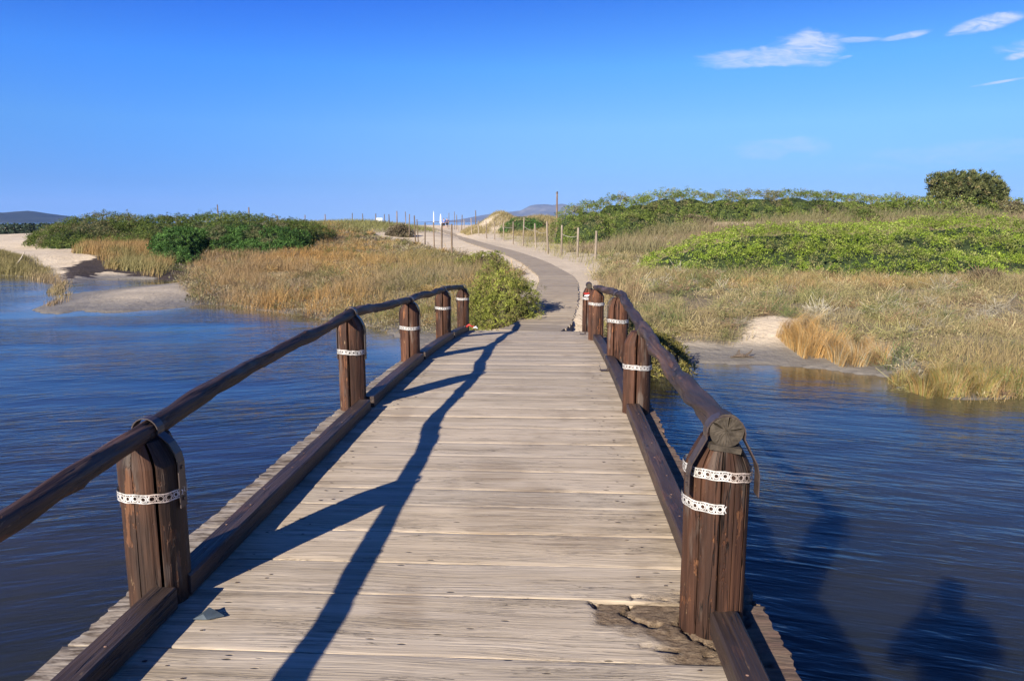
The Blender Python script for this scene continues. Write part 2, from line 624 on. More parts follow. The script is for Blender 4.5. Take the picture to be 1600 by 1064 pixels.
    for (cx, cy, ax_, ay_) in ((0.02, 3.75, 0.34, 0.42), (-0.15, 4.35, 0.22, 0.3), (0.35, 3.35, 0.3, 0.15)):
        ex = t.math('DIVIDE', t.math('SUBTRACT', wsx.outputs[0], cx), ax_)
        ey = t.math('DIVIDE', t.math('SUBTRACT', wsx.outputs[1], cy), ay_)
        q = t.math('SUBTRACT', 1.0, t.step(t.math('ADD', t.math('ADD', t.math('MULTIPLY', ex, ex), t.math('MULTIPLY', ey, ey)), t.math('MULTIPLY', t.math('SUBTRACT', bl, 0.5), 3.0)), 0.2, 1.3))
        spill = q if spill is None else t.math('MAXIMUM', spill, q)
    stain = t.math('MULTIPLY', t.math('MAXIMUM', t.step(bl, 0.58, 0.72), spill), t.step(st, 0.42, 0.6))
    base = t.mix(t.math('MULTIPLY', stain, 0.6), base, (0.17, 0.115, 0.07))
    # rotten patch, painted on the mesh as an attribute
    rot = t.attr('rot')
    rn = t.noise(t.mul3(p, (26, 48, 40)), 1.0, 6, 0.75)
    rc = t.ramp(rn, [(0.3, (0.03, 0.02, 0.012)), (0.48, (0.19, 0.13, 0.08)), (0.7, (0.33, 0.25, 0.16))])
    base = t.mix(rot, base, rc)
    h = t.math('ADD', t.math('MULTIPLY', grain, 0.6), t.math('MULTIPLY', fine, 0.25))
    h = t.math('SUBTRACT', h, t.math('MULTIPLY', crack, 0.8))
    h = t.math('SUBTRACT', h, t.math('MULTIPLY', line, 0.45))
    h = t.math('SUBTRACT', h, t.math('MULTIPLY', pit, 0.7))
    h = t.math('ADD', h, t.math('MULTIPLY', t.math('MULTIPLY', rot, rn), 4.0))
    nb = t.bump(h, 0.75, 0.008)
    principled(t, out, base, 0.85, 0.2, nb)
    return m


def mat_log(name, c0, c1, c2, rough=0.5, spec=0.35, chip=0.55):
    """dark stained round timber; grain attribute = (x, y around, along)"""
    m, t, out = new_mat(name)
    p = t.attr('grain', 'Vector')
    rnd = t.n('ShaderNodeObjectInfo').outputs['Random']
    off = t.n('ShaderNodeCombineXYZ')
    t.l(t.math('MULTIPLY', rnd, 23.0), off.inputs[0])
    t.l(t.math('MULTIPLY', rnd, 71.0), off.inputs[2])
    p = t.vmath('ADD', p, off.outputs[0])
    broad = t.noise(t.mul3(p, (9, 9, 1.3)), 1.0, 4, 0.6)
    grain = t.noise(t.mul3(p, (75, 75, 2.2)), 1.0, 4, 0.65, 0.4)
    base = t.ramp(broad, [(0.28, c0), (0.5, c1), (0.72, c2)])
    base = t.mix(0.8, base, t.ramp(grain, [(0.3, 0.42), (0.5, 0.95), (0.75, 1.35)]), 'MULTIPLY')
    ck = t.noise(t.mul3(p, (17, 17, 0.7)), 1.0, 4, 0.55)
    crack = t.math('SUBTRACT', 1.0, t.step(t.math('ABSOLUTE', t.math('SUBTRACT', ck, 0.5)), 0.0, 0.012))
    crack = t.math('MULTIPLY', crack, t.step(t.noise(p, 3.0, 2, 0.5), 0.42, 0.6))
    base = t.mix(t.math('MULTIPLY', crack, 0.9), base, (0.008, 0.006, 0.005))
    cn = t.noise(t.mul3(p, (26, 26, 7)), 1.0, 5, 0.7)
    chips = t.math('MULTIPLY', t.step(cn, 0.64, 0.68), t.step(t.noise(p, 5.0, 2, 0.5), 0.46, 0.56))
    base = t.mix(t.math('MULTIPLY', chips, chip), base, (0.42, 0.28, 0.15))
    fl = t.noise(t.mul3(p, (14, 14, 4)), 1.0, 5, 0.7)
    flake = t.math('MULTIPLY', t.step(fl, 0.58, 0.61), chip)
    base = t.mix(t.math('MULTIPLY', flake, 0.75), base, t.mix(t.step(grain, 0.4, 0.6), (0.10, 0.038, 0.018), (0.24, 0.105, 0.045)))
    grey = t.math('MULTIPLY', t.step(t.noise(t.mul3(p, (10, 10, 2)), 1.0, 4, 0.6), 0.56, 0.68), chip)
    base = t.mix(t.math('MULTIPLY', grey, 0.55), base, (0.16, 0.135, 0.11))
    base = t.mix(1.0, base, t.ramp(rnd, [(0.0, (0.75, 0.72, 0.70)), (0.5, (1.0, 1.0, 1.0)), (1.0, (1.3, 1.2, 1.12))]), 'MULTIPLY')
    h = t.math('ADD', t.math('MULTIPLY', grain, 0.5), t.math('MULTIPLY', broad, 0.5))
    h = t.math('SUBTRACT', h, t.math('MULTIPLY', flake, 0.35))
    h = t.math('SUBTRACT', h, crack)
    nb = t.bump(h, 0.8, 0.014)
    rr = t.math('ADD', rough - 0.1, t.math('MULTIPLY', grain, 0.25))
    principled(t, out, base, rr, spec, nb)
    return m


def mat_simple(name, color, rough=0.6, spec=0.3, var=0.25, scale=20, metallic=0.0, bump=0.0):
    m, t, out = new_mat(name)
    tc = t.n('ShaderNodeTexCoord').outputs['Object']
    n = t.noise(tc, scale, 5, 0.6)
    lo = tuple(c * (1 - var) for c in color)
    hi = tuple(min(1, c * (1 + var)) for c in color)
    c = t.ramp(n, [(0.3, lo), (0.7, hi)])
    principled(t, out, c, rough, spec, t.bump(n, bump, 0.01) if bump else None, metallic)
    return m


def mat_leaf(name, trans=0.25, rough=0.55, spec=0.10):
    m, t, out = new_mat(name)
    c = t.attr('col', 'Color')
    p = principled(t, None, c, rough, spec)
    tr = t.n('ShaderNodeBsdfTranslucent')
    t.l(t.mix(1.0, c, (1.1, 1.15, 0.7), 'MULTIPLY'), tr.inputs[0])
    mx = t.n('ShaderNodeMixShader')
    mx.inputs[0].default_value = trans
    t.l(p.outputs[0], mx.inputs[1])
    t.l(tr.outputs[0], mx.inputs[2])
    t.l(mx.outputs[0], out.inputs[0])
    return m


def mat_ground():
    m, t, out = new_mat('sandy_ground')
    pos = t.n('ShaderNodeNewGeometry').outputs['Position']
    sp = t.n('ShaderNodeSeparateXYZ')
    t.l(pos, sp.inputs[0])
    n1 = t.noise(pos, 0.7, 5, 0.6)
    n2 = t.noise(pos, 9.0, 4, 0.6)
    n3 = t.noise(pos, 90.0, 3, 0.6)
    sand = t.ramp(n1, [(0.3, (0.52, 0.41, 0.275)), (0.55, (0.62, 0.50, 0.345)), (0.75, (0.66, 0.55, 0.40))])
    sand = t.mix(0.55, sand, t.ramp(n2, [(0.3, 0.8), (0.6, 1.05)]), 'MULTIPLY')
    sand = t.mix(0.35, sand, t.ramp(n3, [(0.3, 0.7), (0.6, 1.1)]), 'MULTIPLY')
    sp2 = t.step(t.noise(pos, 26.0, 3, 0.6), 0.64, 0.7)
    sand = t.mix(t.math('MULTIPLY', sp2, 0.55), sand, (0.16, 0.12, 0.075))
    litter = t.ramp(t.noise(pos, 14.0, 5, 0.7), [(0.3, (0.11, 0.085, 0.045)), (0.55, (0.22, 0.17, 0.095)), (0.75, (0.33, 0.26, 0.16))])
    veg = t.attr('veg')
    vm = t.step(t.math('ADD', veg, t.math('MULTIPLY', t.math('SUBTRACT', n2, 0.5), 0.9)), 0.35, 0.65)
    c = t.mix(vm, sand, litter)
    wet = t.math('SUBTRACT', 1.0, t.step(t.math('ADD', sp.outputs[2], t.math('MULTIPLY', n1, 0.08)), 0.10, 0.27))
    wetc = t.ramp(t.noise(t.mul3(pos, (0.8, 2.2, 1)), 1.1, 4, 0.6), [(0.3, (0.125, 0.112, 0.092)), (0.7, (0.20, 0.18, 0.148))])
    c = t.mix(t.math('MULTIPLY', wet, 0.92), c, wetc)
    wr = t.step(t.math('ADD', t.attr('wrack'), t.math('MULTIPLY', t.math('SUBTRACT', t.noise(t.mul3(pos, (0.7, 2.4, 1)), 1.2, 4, 0.6), 0.5), 1.6)), 0.42, 0.55)
    wrc = t.ramp(t.noise(pos, 12.0, 4, 0.7), [(0.35, (0.022, 0.016, 0.013)), (0.65, (0.075, 0.055, 0.042))])
    c = t.mix(wr, c, wrc)
    h = t.math('ADD', t.math('MULTIPLY', n2, 0.6), t.math('MULTIPLY', n3, 0.10))
    foot = t.noise(pos, 3.6, 3, 0.55)
    h = t.math('ADD', h, t.math('MULTIPLY', foot, 1.0))
    nb = t.bump(h, 0.7, 0.06)
    principled(t, out, c, t.math('SUBTRACT', 0.95, t.math('MULTIPLY', wet, 0.35)), 0.2, nb)
    return m


def mat_water():
    m, t, out = new_mat('lagoon_water')
    pos = t.n('ShaderNodeNewGeometry').outputs['Position']
    sp = t.n('ShaderNodeSeparateXYZ')
    t.l(pos, sp.inputs[0])
    x, y = sp.outputs[0], sp.outputs[1]
    yw = t.math('ADD', y, t.math('MULTIPLY', t.math('ABSOLUTE', x), 0.30))
    cb = t.n('ShaderNodeCombineXYZ')
    t.l(x, cb.inputs[0])
    t.l(yw, cb.inputs[1])
    q = cb.outputs[0]
    w1 = t.noise(t.mul3(q, (1.5, 5.8, 1)), 1.0, 3, 0.5, 0.35)
    w2 = t.noise(t.mul3(q, (3.4, 13, 1)), 1.0, 3, 0.55, 0.3)
    w3 = t.noise(t.mul3(q, (0.25, 0.9, 1)), 1.0, 2, 0.5)
    amp = t.math('ADD', 0.22, t.math('MULTIPLY', t.step(t.noise(t.mul3(pos, (0.20, 0.45, 1)), 1.0, 3, 0.55), 0.32, 0.66), 1.0))
    h = t.math('ADD', t.math('MULTIPLY', w1, 1.0), t.math('MULTIPLY', w2, 0.42))
    h = t.math('MULTIPLY', h, amp)
    h = t.math('ADD', h, t.math('MULTIPLY', w3, 0.8))
    calm = t.attr('depth')
    h = t.math('MULTIPLY', h, t.math('ADD', 0.25, t.math('MULTIPLY', t.step(calm, 0.02, 0.3), 0.75)))
    nb = t.bump(h, 1.0, 0.024)
    # silt in the water: sandy where shallow, olive brown where deep
    silt = t.ramp(t.noise(t.mul3(pos, (0.35, 0.5, 1)), 1.0, 3, 0.55), [(0.3, (0.012, 0.016, 0.016)), (0.7, (0.034, 0.033, 0.026))])
    shal = t.math('SUBTRACT', 1.0, t.step(calm, 0.0, 0.22))
    alg = t.step(t.noise(pos, 0.5, 3, 0.5), 0.45, 0.6)
    shc = t.mix(alg, (0.17, 0.135, 0.085), (0.10, 0.085, 0.038))
    c = t.mix(shal, silt, shc)
    p = principled(t, out, c, 0.05, 0.5, nb)
    p.inputs['IOR'].default_value = 1.333
    p.subsurface_method = 'BURLEY'
    p.inputs['Subsurface Weight'].default_value = 1.0
    p.inputs['Subsurface Radius'].default_value = (1.0, 1.0, 1.0)
    p.inputs['Subsurface Scale'].default_value = 0.22
    return m


M = {}
M['plank'] = mat_plank()
M['post'] = mat_log('stained_post', (0.022, 0.012, 0.008), (0.062, 0.029, 0.017), (0.125, 0.056, 0.030), 0.66, 0.22, 0.85)
M['postdark'] = mat_log('dark_stained_post', (0.016, 0.010, 0.007), (0.038, 0.020, 0.012), (0.085, 0.036, 0.017), 0.55, 0.3, 0.6)
M['rail'] = mat_log('stained_rail', (0.018, 0.012, 0.010), (0.052, 0.030, 0.022), (0.125, 0.070, 0.048), 0.58, 0.35, 0.5)
M['kerb'] = mat_log('stained_kerb', (0.026, 0.017, 0.013), (0.045, 0.029, 0.022), (0.07, 0.043, 0.03), 0.5, 0.4, 0.2)
M['strap'] = mat_simple('brown_painted_strap', (0.05, 0.034, 0.028), 0.42, 0.5, 0.35, 30)
M['band'] = mat_simple('white_perforated_band', (0.46, 0.43, 0.39), 0.6, 0.35, 0.5, 38)
M['bandrust'] = mat_simple('rusty_band', (0.50, 0.40, 0.33), 0.6, 0.3, 0.35, 60)
M['endgrain'] = mat_simple('sawn_log_end', (0.056, 0.044, 0.031), 0.8, 0.2, 0.45, 28, bump=0.6)
M['beam'] = mat_log('bridge_beam', (0.05, 0.035, 0.025), (0.09, 0.06, 0.042), (0.13, 0.09, 0.06), 0.75, 0.2, 0.2)
M['leaf'] = mat_leaf('leaf')
M['grass'] = mat_leaf('grass_blade', 0.22, 0.6, 0.15)
M['twig'] = mat_simple('shrub_twigs', (0.060, 0.050, 0.030), 0.9, 0.1, 0.5, 6, bump=0.8)  # twiggy core, darkened so gaps between leaf clumps look shaded
M['twiggreen'] = mat_simple('shrub_inner_leaves', (0.035, 0.050, 0.018), 0.9, 0.1, 0.5, 9, bump=0.8)  # green core, shade between the clumps put into its dark colour
M['ground'] = mat_ground()
M['water'] = mat_water()
M['boardwalk'] = None
M['fencewood'] = mat_log('grey_fence_post', (0.20, 0.155, 0.11), (0.30, 0.245, 0.18), (0.38, 0.32, 0.25), 0.85, 0.15, 0.1)
M['fencedark'] = mat_log('brown_fence_post', (0.10, 0.075, 0.05), (0.17, 0.125, 0.085), (0.24, 0.19, 0.135), 0.85, 0.15, 0.1)
M['rope'] = mat_simple('grey_rope', (0.30, 0.27, 0.22), 0.9, 0.1, 0.2, 30)


def mat_walk():
    m, t, out = new_mat('boardwalk_boards')
    tc = t.n('ShaderNodeNewGeometry').outputs['Position']
    n = t.noise(t.mul3(tc, (2, 2, 2)), 1.6, 4, 0.6)
    isl = t.n('ShaderNodeNewGeometry').outputs['Random Per Island']
    rnd = t.n('ShaderNodeObjectInfo').outputs['Random']
    r = t.math('FRACT', t.math('ADD', t.math('MULTIPLY', isl, 3.7), rnd))
    c = t.ramp(r, [(0.0, (0.25, 0.20, 0.145)), (0.5, (0.275, 0.222, 0.163)), (1.0, (0.30, 0.245, 0.183))])
    c = t.mix(0.7, c, t.ramp(n, [(0.3, 0.78), (0.6, 1.08)]), 'MULTIPLY')
    sand = t.step(t.noise(tc, 1.1, 4, 0.65), 0.56, 0.72)
    c = t.mix(t.math('MULTIPLY', sand, 0.28), c, (0.46, 0.37, 0.25))
    principled(t, out, c, 0.85, 0.2, t.bump(t.noise(tc, 60, 3, 0.6), 0.4, 0.004))
    return m


M['boardwalk'] = mat_walk()


# ------------------------------------------------------------------ ground sheet and water
def grid_faces(nr, nc):
    i = np.arange(nr - 1)[:, None] * nc + np.arange(nc - 1)[None, :]
    return np.stack([i, i + 1, i + nc + 1, i + nc], -1).reshape(-1, 4)


def build_ground():
    ys = np.concatenate([np.arange(-12, 10, 0.8), np.arange(10, 34, 0.16), np.arange(34, 70, 0.5), np.arange(70, 180, 2.0), np.arange(180, 420, 20)])
    us = np.linspace(-1.55, 1.55, 380)
    Y, U = np.meshgrid(ys, us, indexing='ij')
    X = U * (12 + 0.72 * np.maximum(Y, 0))
    z, wd, pd = ground(X, Y, True)
    veg = np.zeros_like(z)
    for poly in (GRASS_L, GRASS_M, GRASS_B, GRASS_R, SCRUB_B):
        veg = np.maximum(veg, sstep(poly_dist(X, Y, poly), -0.5, 0.5))
    veg = veg * sstep(pd, 1.0, 2.2)
    far = sstep(Y, 50, 60) * sstep(np.abs(X - 22), 24, 18) * 0.9
    veg = np.maximum(veg, far)
    wr = sstep(poly_dist(X, Y, WRACK), -0.7, 0.9)
    z = z + wr * 0.16 * fbm(X / 0.5, Y / 0.35, 21, 3)
    co = np.stack([X, Y, z], -1).reshape(-1, 3)
    me = mesh_np('ground', co, grid_faces(*X.shape), [M['ground']], smooth=True, attrs={'veg': veg.ravel(), 'wrack': wr.ravel()})
    tag(link('ground', me), kind='structure')


def build_water():
    xs = np.concatenate([np.arange(-80, -30, 2.5), np.arange(-30, 16, 0.3), np.arange(16, 81, 2.5)])
    ys = np.concatenate([np.arange(-20, 8, 1.0), np.arange(8, 36, 0.3), np.arange(36, 61, 3.0)])
    Y, X = np.meshgrid(ys, xs, indexing='ij')
    z, wd, pd = ground(X, Y, True)
    dep = np.clip(-z, 0, 1)
    co = np.stack([X, Y, np.zeros_like(X)], -1).reshape(-1, 3)
    me = mesh_np('lagoon_water', co, grid_faces(*X.shape), [M['water']], smooth=True, attrs={'depth': dep.ravel()})
    tag(link('lagoon_water', me), kind='structure')
    s, y0 = 16000, float(ys[-1])
    v = [(-s, y0, 0), (s, y0, 0), (s, 16000, 0), (-s, 16000, 0)]
    me = mesh_np('sea', v, [(0, 1, 2, 3)], [M['water']], attrs={'depth': np.ones(4)})
    tag(link('sea', me), kind='structure')


build_ground()
build_water()


# distant hills: ridges with real depth, far across the bay
def build_hill(name, profile, dist, depth, colors, seed, houses=()):
    pts = [atY(px, py, dist) for px, py in profile]
    xs = np.array([p[0] for p in pts])
    zs = np.array([max(p[2], 0) for p in pts])
    X1 = np.linspace(xs[0], xs[-1], 110)
    Z1 = np.interp(X1, xs, zs)
    V = np.linspace(-1, 1, 27)
    co = []
    for v in V:
        f = (1 - abs(v) ** 1.4)
        n = fbm(X1 / (dist / 20) + 5, np.full_like(X1, v * 5 + 3), seed, 5)
        gul = fbm(X1 / (dist / 58), np.full_like(X1, v * 2.2), seed + 4, 4)
        zz = Z1 * f * (1 + (0.55 * (n - 0.5) + 0.5 * (gul - 0.5)) * (abs(v) > 0.02) * min(1, abs(v) * 3)) - 3 * (1 - f)
        co.append(np.stack([X1 + dist / 175 * (n - 0.5), np.full_like(X1, dist + v * depth), zz], -1))
    co = np.array(co).reshape(-1, 3)
    m, t, out = new_mat(name + '_scrub')
    pos = t.n('ShaderNodeNewGeometry').outputs['Position']
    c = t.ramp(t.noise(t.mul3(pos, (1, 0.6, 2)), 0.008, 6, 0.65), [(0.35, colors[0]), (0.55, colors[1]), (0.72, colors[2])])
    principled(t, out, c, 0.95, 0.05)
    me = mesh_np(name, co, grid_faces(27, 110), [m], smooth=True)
    tag(link(name, me), kind='structure')


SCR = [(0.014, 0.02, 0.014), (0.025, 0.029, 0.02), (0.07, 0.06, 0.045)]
build_hill('hills', [(-420, 347), (-300, 338), (-180, 333), (-90, 340), (-30, 340), (0, 335), (15, 334), (30, 330.5), (44, 329.5), (55, 335), (70, 342),
                     (84, 343.5), (97, 340), (110, 343.5), (130, 348), (150, 349)], 2800, 550, SCR, 3)
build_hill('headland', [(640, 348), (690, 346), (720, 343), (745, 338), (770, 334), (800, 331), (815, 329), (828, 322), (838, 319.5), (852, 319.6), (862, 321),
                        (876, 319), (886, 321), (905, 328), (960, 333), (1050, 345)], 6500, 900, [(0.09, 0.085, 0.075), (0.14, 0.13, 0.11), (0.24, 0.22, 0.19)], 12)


def far_scrub():
    r = np.random.default_rng(2)
    n = 9000
    x = r.uniform(-150, -66, n)
    y = 126 + r.uniform(-5, 8, n)
    h = 1.7 + 0.5 * fbm(x / 7, y / 7, 4, 3)
    z = r.uniform(0, 1, n) ** 0.8 * h
    c = np.stack([x, y, z], -1)
    v = r.normal(size=(n, 3))
    ax, nn = v / np.linalg.norm(v, axis=1)[:, None], r.normal(size=(n, 3))
    side = np.cross(ax, nn)
    side /= np.linalg.norm(side, axis=1)[:, None]
    a = 0.30 * r.uniform(0.6, 1.4, (n, 1))
    vv = np.stack([c - ax * a, c + side * a * 0.6, c + ax * a, c - side * a * 0.6], 1).reshape(-1, 3)
    col = np.array([0.040, 0.058, 0.036]) * r.uniform(0.6, 1.4, (n, 1))
    me = mesh_np('far_scrub', vv, np.arange(len(vv)).reshape(-1, 4), [M['leaf']], col=np.repeat(col, 4, 0))
    tag(link('far_scrub', me), 'dark strip of far off scrub below the hills at the left edge', 'scrub', kind='stuff')


far_scrub()

# ------------------------------------------------------------------ the footbridge
B_ANG = -math.atan(0.0557)
bridge = thing('footbridge', 'weathered timber footbridge with dark log railings crossing the lagoon', 'footbridge', (-0.441, 0, 0), B_ANG)


def deck_z(s):
    return 0.78 - 0.0064 * max(0.0, s - 5.2) ** 2


def build_planks():
    b = [-3.0, -2.7, -2.4, -2.1, -1.8, -1.5, -1.2, -0.9, -0.6, -0.3, 0.0, 0.3, 0.6, 0.9, 1.2, 1.5, 1.8, 2.1, 2.42, 2.85, 3.14, 3.47, 3.82, 4.07, 4.40, 4.69, 4.98, 5.37, 5.68, 5.97, 6.31, 6.55, 6.92, 7.29, 7.70,
         8.14, 8.50, 8.90, 9.28, 9.68, 10.08, 10.46, 10.86, 11.24, 11.64, 12.02, 12.40, 12.74, 13.05]
    for i in range(len(b) - 1):
        s0, s1 = b[i], b[i + 1]
        sc, w = (s0 + s1) / 2, s1 - s0 - random.uniform(0.001, 0.0035)
        rot = abs(s0 - 2.42) < 0.01
        rot2 = abs(s0 - 2.85) < 0.01
        fine = rot or rot2
        near = 1.5 < s0 < 7
        nx = 210 if fine else (72 if near else 40)
        ny = 30 if fine else (12 if near else 6)
        le = 1.33 + random.uniform(-0.013, 0.013)
        re = 1.27 + random.uniform(-0.03, 0.03)
        if 2.6 < s0 < 3.1:
            le = 1.27
        yr = np.linspace(-0.97, 0.97, ny - 2)
        X, Yn = np.meshgrid(np.linspace(-1, 1, nx), np.concatenate([[-1.0], yr, [1.0]]), indexing='xy')
        seed = 40 + i
        jag = 0.018 * (fbm(Yn[:, :1] * 9 + 9, Yn[:, :1] * 0, seed, 4) - 0.5) * 2
        Xl = np.where(X < 0, X * (le + jag), X * (re - jag))
        edge = 0.006 * (fbm(Xl * 3.0, np.zeros_like(Xl) + np.sign(Yn) * 7, seed + 3, 3) - 0.5) * 2
        Yl = Yn * (w / 2) + edge * np.abs(Yn) ** 3
        dr = np.clip((np.abs(Yn) - 0.97) / 0.03, 0, 1)
        endd = np.clip((np.abs(Xl) - 1.1) / 0.28, 0, 1)
        Z = -0.002 * dr ** 2 - 0.015 * endd ** 2 * fbm(Xl * 9, Yl * 40, seed + 9, 3) + 0.004 * (fbm(Xl * 1.5, Yl * 12, seed + 5, 3) - 0.5)
        rm = np.zeros_like(Xl)
        if fine:
            # rotten right end of the two nearest planks
            n = fbm(Xl * 7 + 3, Yl * 9, 77, 4)
            if rot:
                m0 = sstep(Xl + 0.30 * (n - 0.5), 0.60, 0.74) * sstep(Yl, -0.20, -0.12) * sstep(Xl, 1.20, 1.05)
                m1 = sstep(Xl + 0.3 * (n - 0.5), 0.60, 0.68) * sstep(Yl + 0.1 * (n - 0.5), 0.02, 0.09) * sstep(Xl, 1.20, 1.05)
                rm = np.maximum(m1, sstep(Xl + 0.3 * (n - 0.5), 0.74, 0.86) * sstep(Xl, 1.25, 1.1))
            else:
                rm = 0.6 * sstep(Xl + 0.3 * (n - 0.5), 0.70, 0.85) * sstep(Yl, -0.02, -0.11)
            rg = 0.5 * fbm(Xl * 18, Yl * 22, 31, 4) + 0.5 * fbm(Xl * 9, Yl * 60, 33, 3)
            Z = Z - rm * (0.004 + 0.020 * (1 - rg))
            crk = np.abs(fbm(Xl * 4.5, Yl * 5.0, 55, 3) - 0.5)
            Z = Z - rm * 0.08 * np.exp(-(crk / 0.009) ** 2)
            rim = np.exp(-((rm - 0.3) / 0.10) ** 2) * (fbm(Xl * 6, Yl * 8, 91, 2) > 0.46)
            Z = Z - 0.05 * rim * sstep(fbm(Xl * 3, Yl * 5, 93, 2), 0.42, 0.5)
        top = np.stack([Xl, Yl, Z], -1).reshape(-1, 3)
        # skirt down to the underside
        loop = list(range(nx)) + [r * nx + nx - 1 for r in range(1, ny)] + [(ny - 1) * nx + c for c in range(nx - 2, -1, -1)] + [r * nx for r in range(ny - 2, 0, -1)]
        low = top[loop].copy()
        low[:, 2] = -0.055
        v = np.concatenate([top, low, top[loop]])
        nt = len(top)
        L = len(loop)
        fs = [tuple(f) for f in grid_faces(ny, nx)]
        for k in range(L):
            fs.append((nt + L + k, nt + k, nt + (k + 1) % L, nt + L + (k + 1) % L))
        rotv = np.concatenate([rm.ravel(), np.zeros(L), rm.ravel()[loop]])
        # bottom face
        me = mesh_np('plank', v, np.array(fs), [M['plank'], M['twig']], smooth=False, attrs={'rot': rotv})
        me.polygons.foreach_set('use_smooth', [j < (nx - 1) * (ny - 1) for j in range(len(me.polygons))])
        o = link('plank', me, bridge, (0, sc, deck_z(sc) + random.uniform(-0.0013, 0.0013)),
                 (-2 * 0.0064 * max(0, sc - 5.2) + random.uniform(-0.0022, 0.0022), random.uniform(-0.0015, 0.0015), random.uniform(-0.004, 0.004)))
        if rot:
            o['label'] = 'plank with a rotten, crumbling right end'
        # rusty nail holes as little sunken heads near both ends
        if s0 > 1.4:
            mb = MB()
            for sx in (-1, 1):
                for _ in range(random.randint(2, 5)):
                    x = sx * (0.86 + random.uniform(-0.1, 0.12))
                    y = random.uniform(-0.4, 0.4) * w
                    if rot and x > 0.6:
                        continue
                    r = random.uniform(0.004, 0.009)
                    ring = [(x + r * random.uniform(0.8, 2.2) * math.cos(a), y + r * random.uniform(0.6, 1.0) * math.sin(a), 0.0035) for a in np.linspace(0, 2 * math.pi, 7)[:-1]]
                    mb.add(ring + [(x, y, 0.005)], [(k, (k + 1) % 6, 6) for k in range(6)])
            if mb.v:
                nm = link('nail', mb.mesh('nail', [M['strap']]), o)
                nm['kind'] = 'stuff'


build_planks()


def interp_path(pts, n):
    return [Vector(p) for p in catmull(pts, n)]


POSTS = {  # t, s, rail height, band height, radius, has strap
    'L': [(-1.16, 2.78, 0.705, 0.462, 0.117, 1), (-1.20, 5.90, 0.789, 0.485, 0.107, 1), (-1.20, 8.36, 0.695, 0.39, 0.11, 1),
          (-1.20, 10.94, 0.738, 0.467, 0.112, 1), (-1.13, 12.80, 0.765, 0.57, 0.105, 1)],
    'R': [(1.06, 2.72, 0.772, 0.612, 0.117, 1), (1.12, 5.90, 0.690, 0.385, 0.108, 0), (1.17, 8.33, 0.770, 0.489, 0.112, 1),
          (1.08, 10.93, 0.776, 0.543, 0.112, 0), (1.06, 12.9, 0.80, 0.59, 0.105, 0)]}
RAIL_R = 0.040


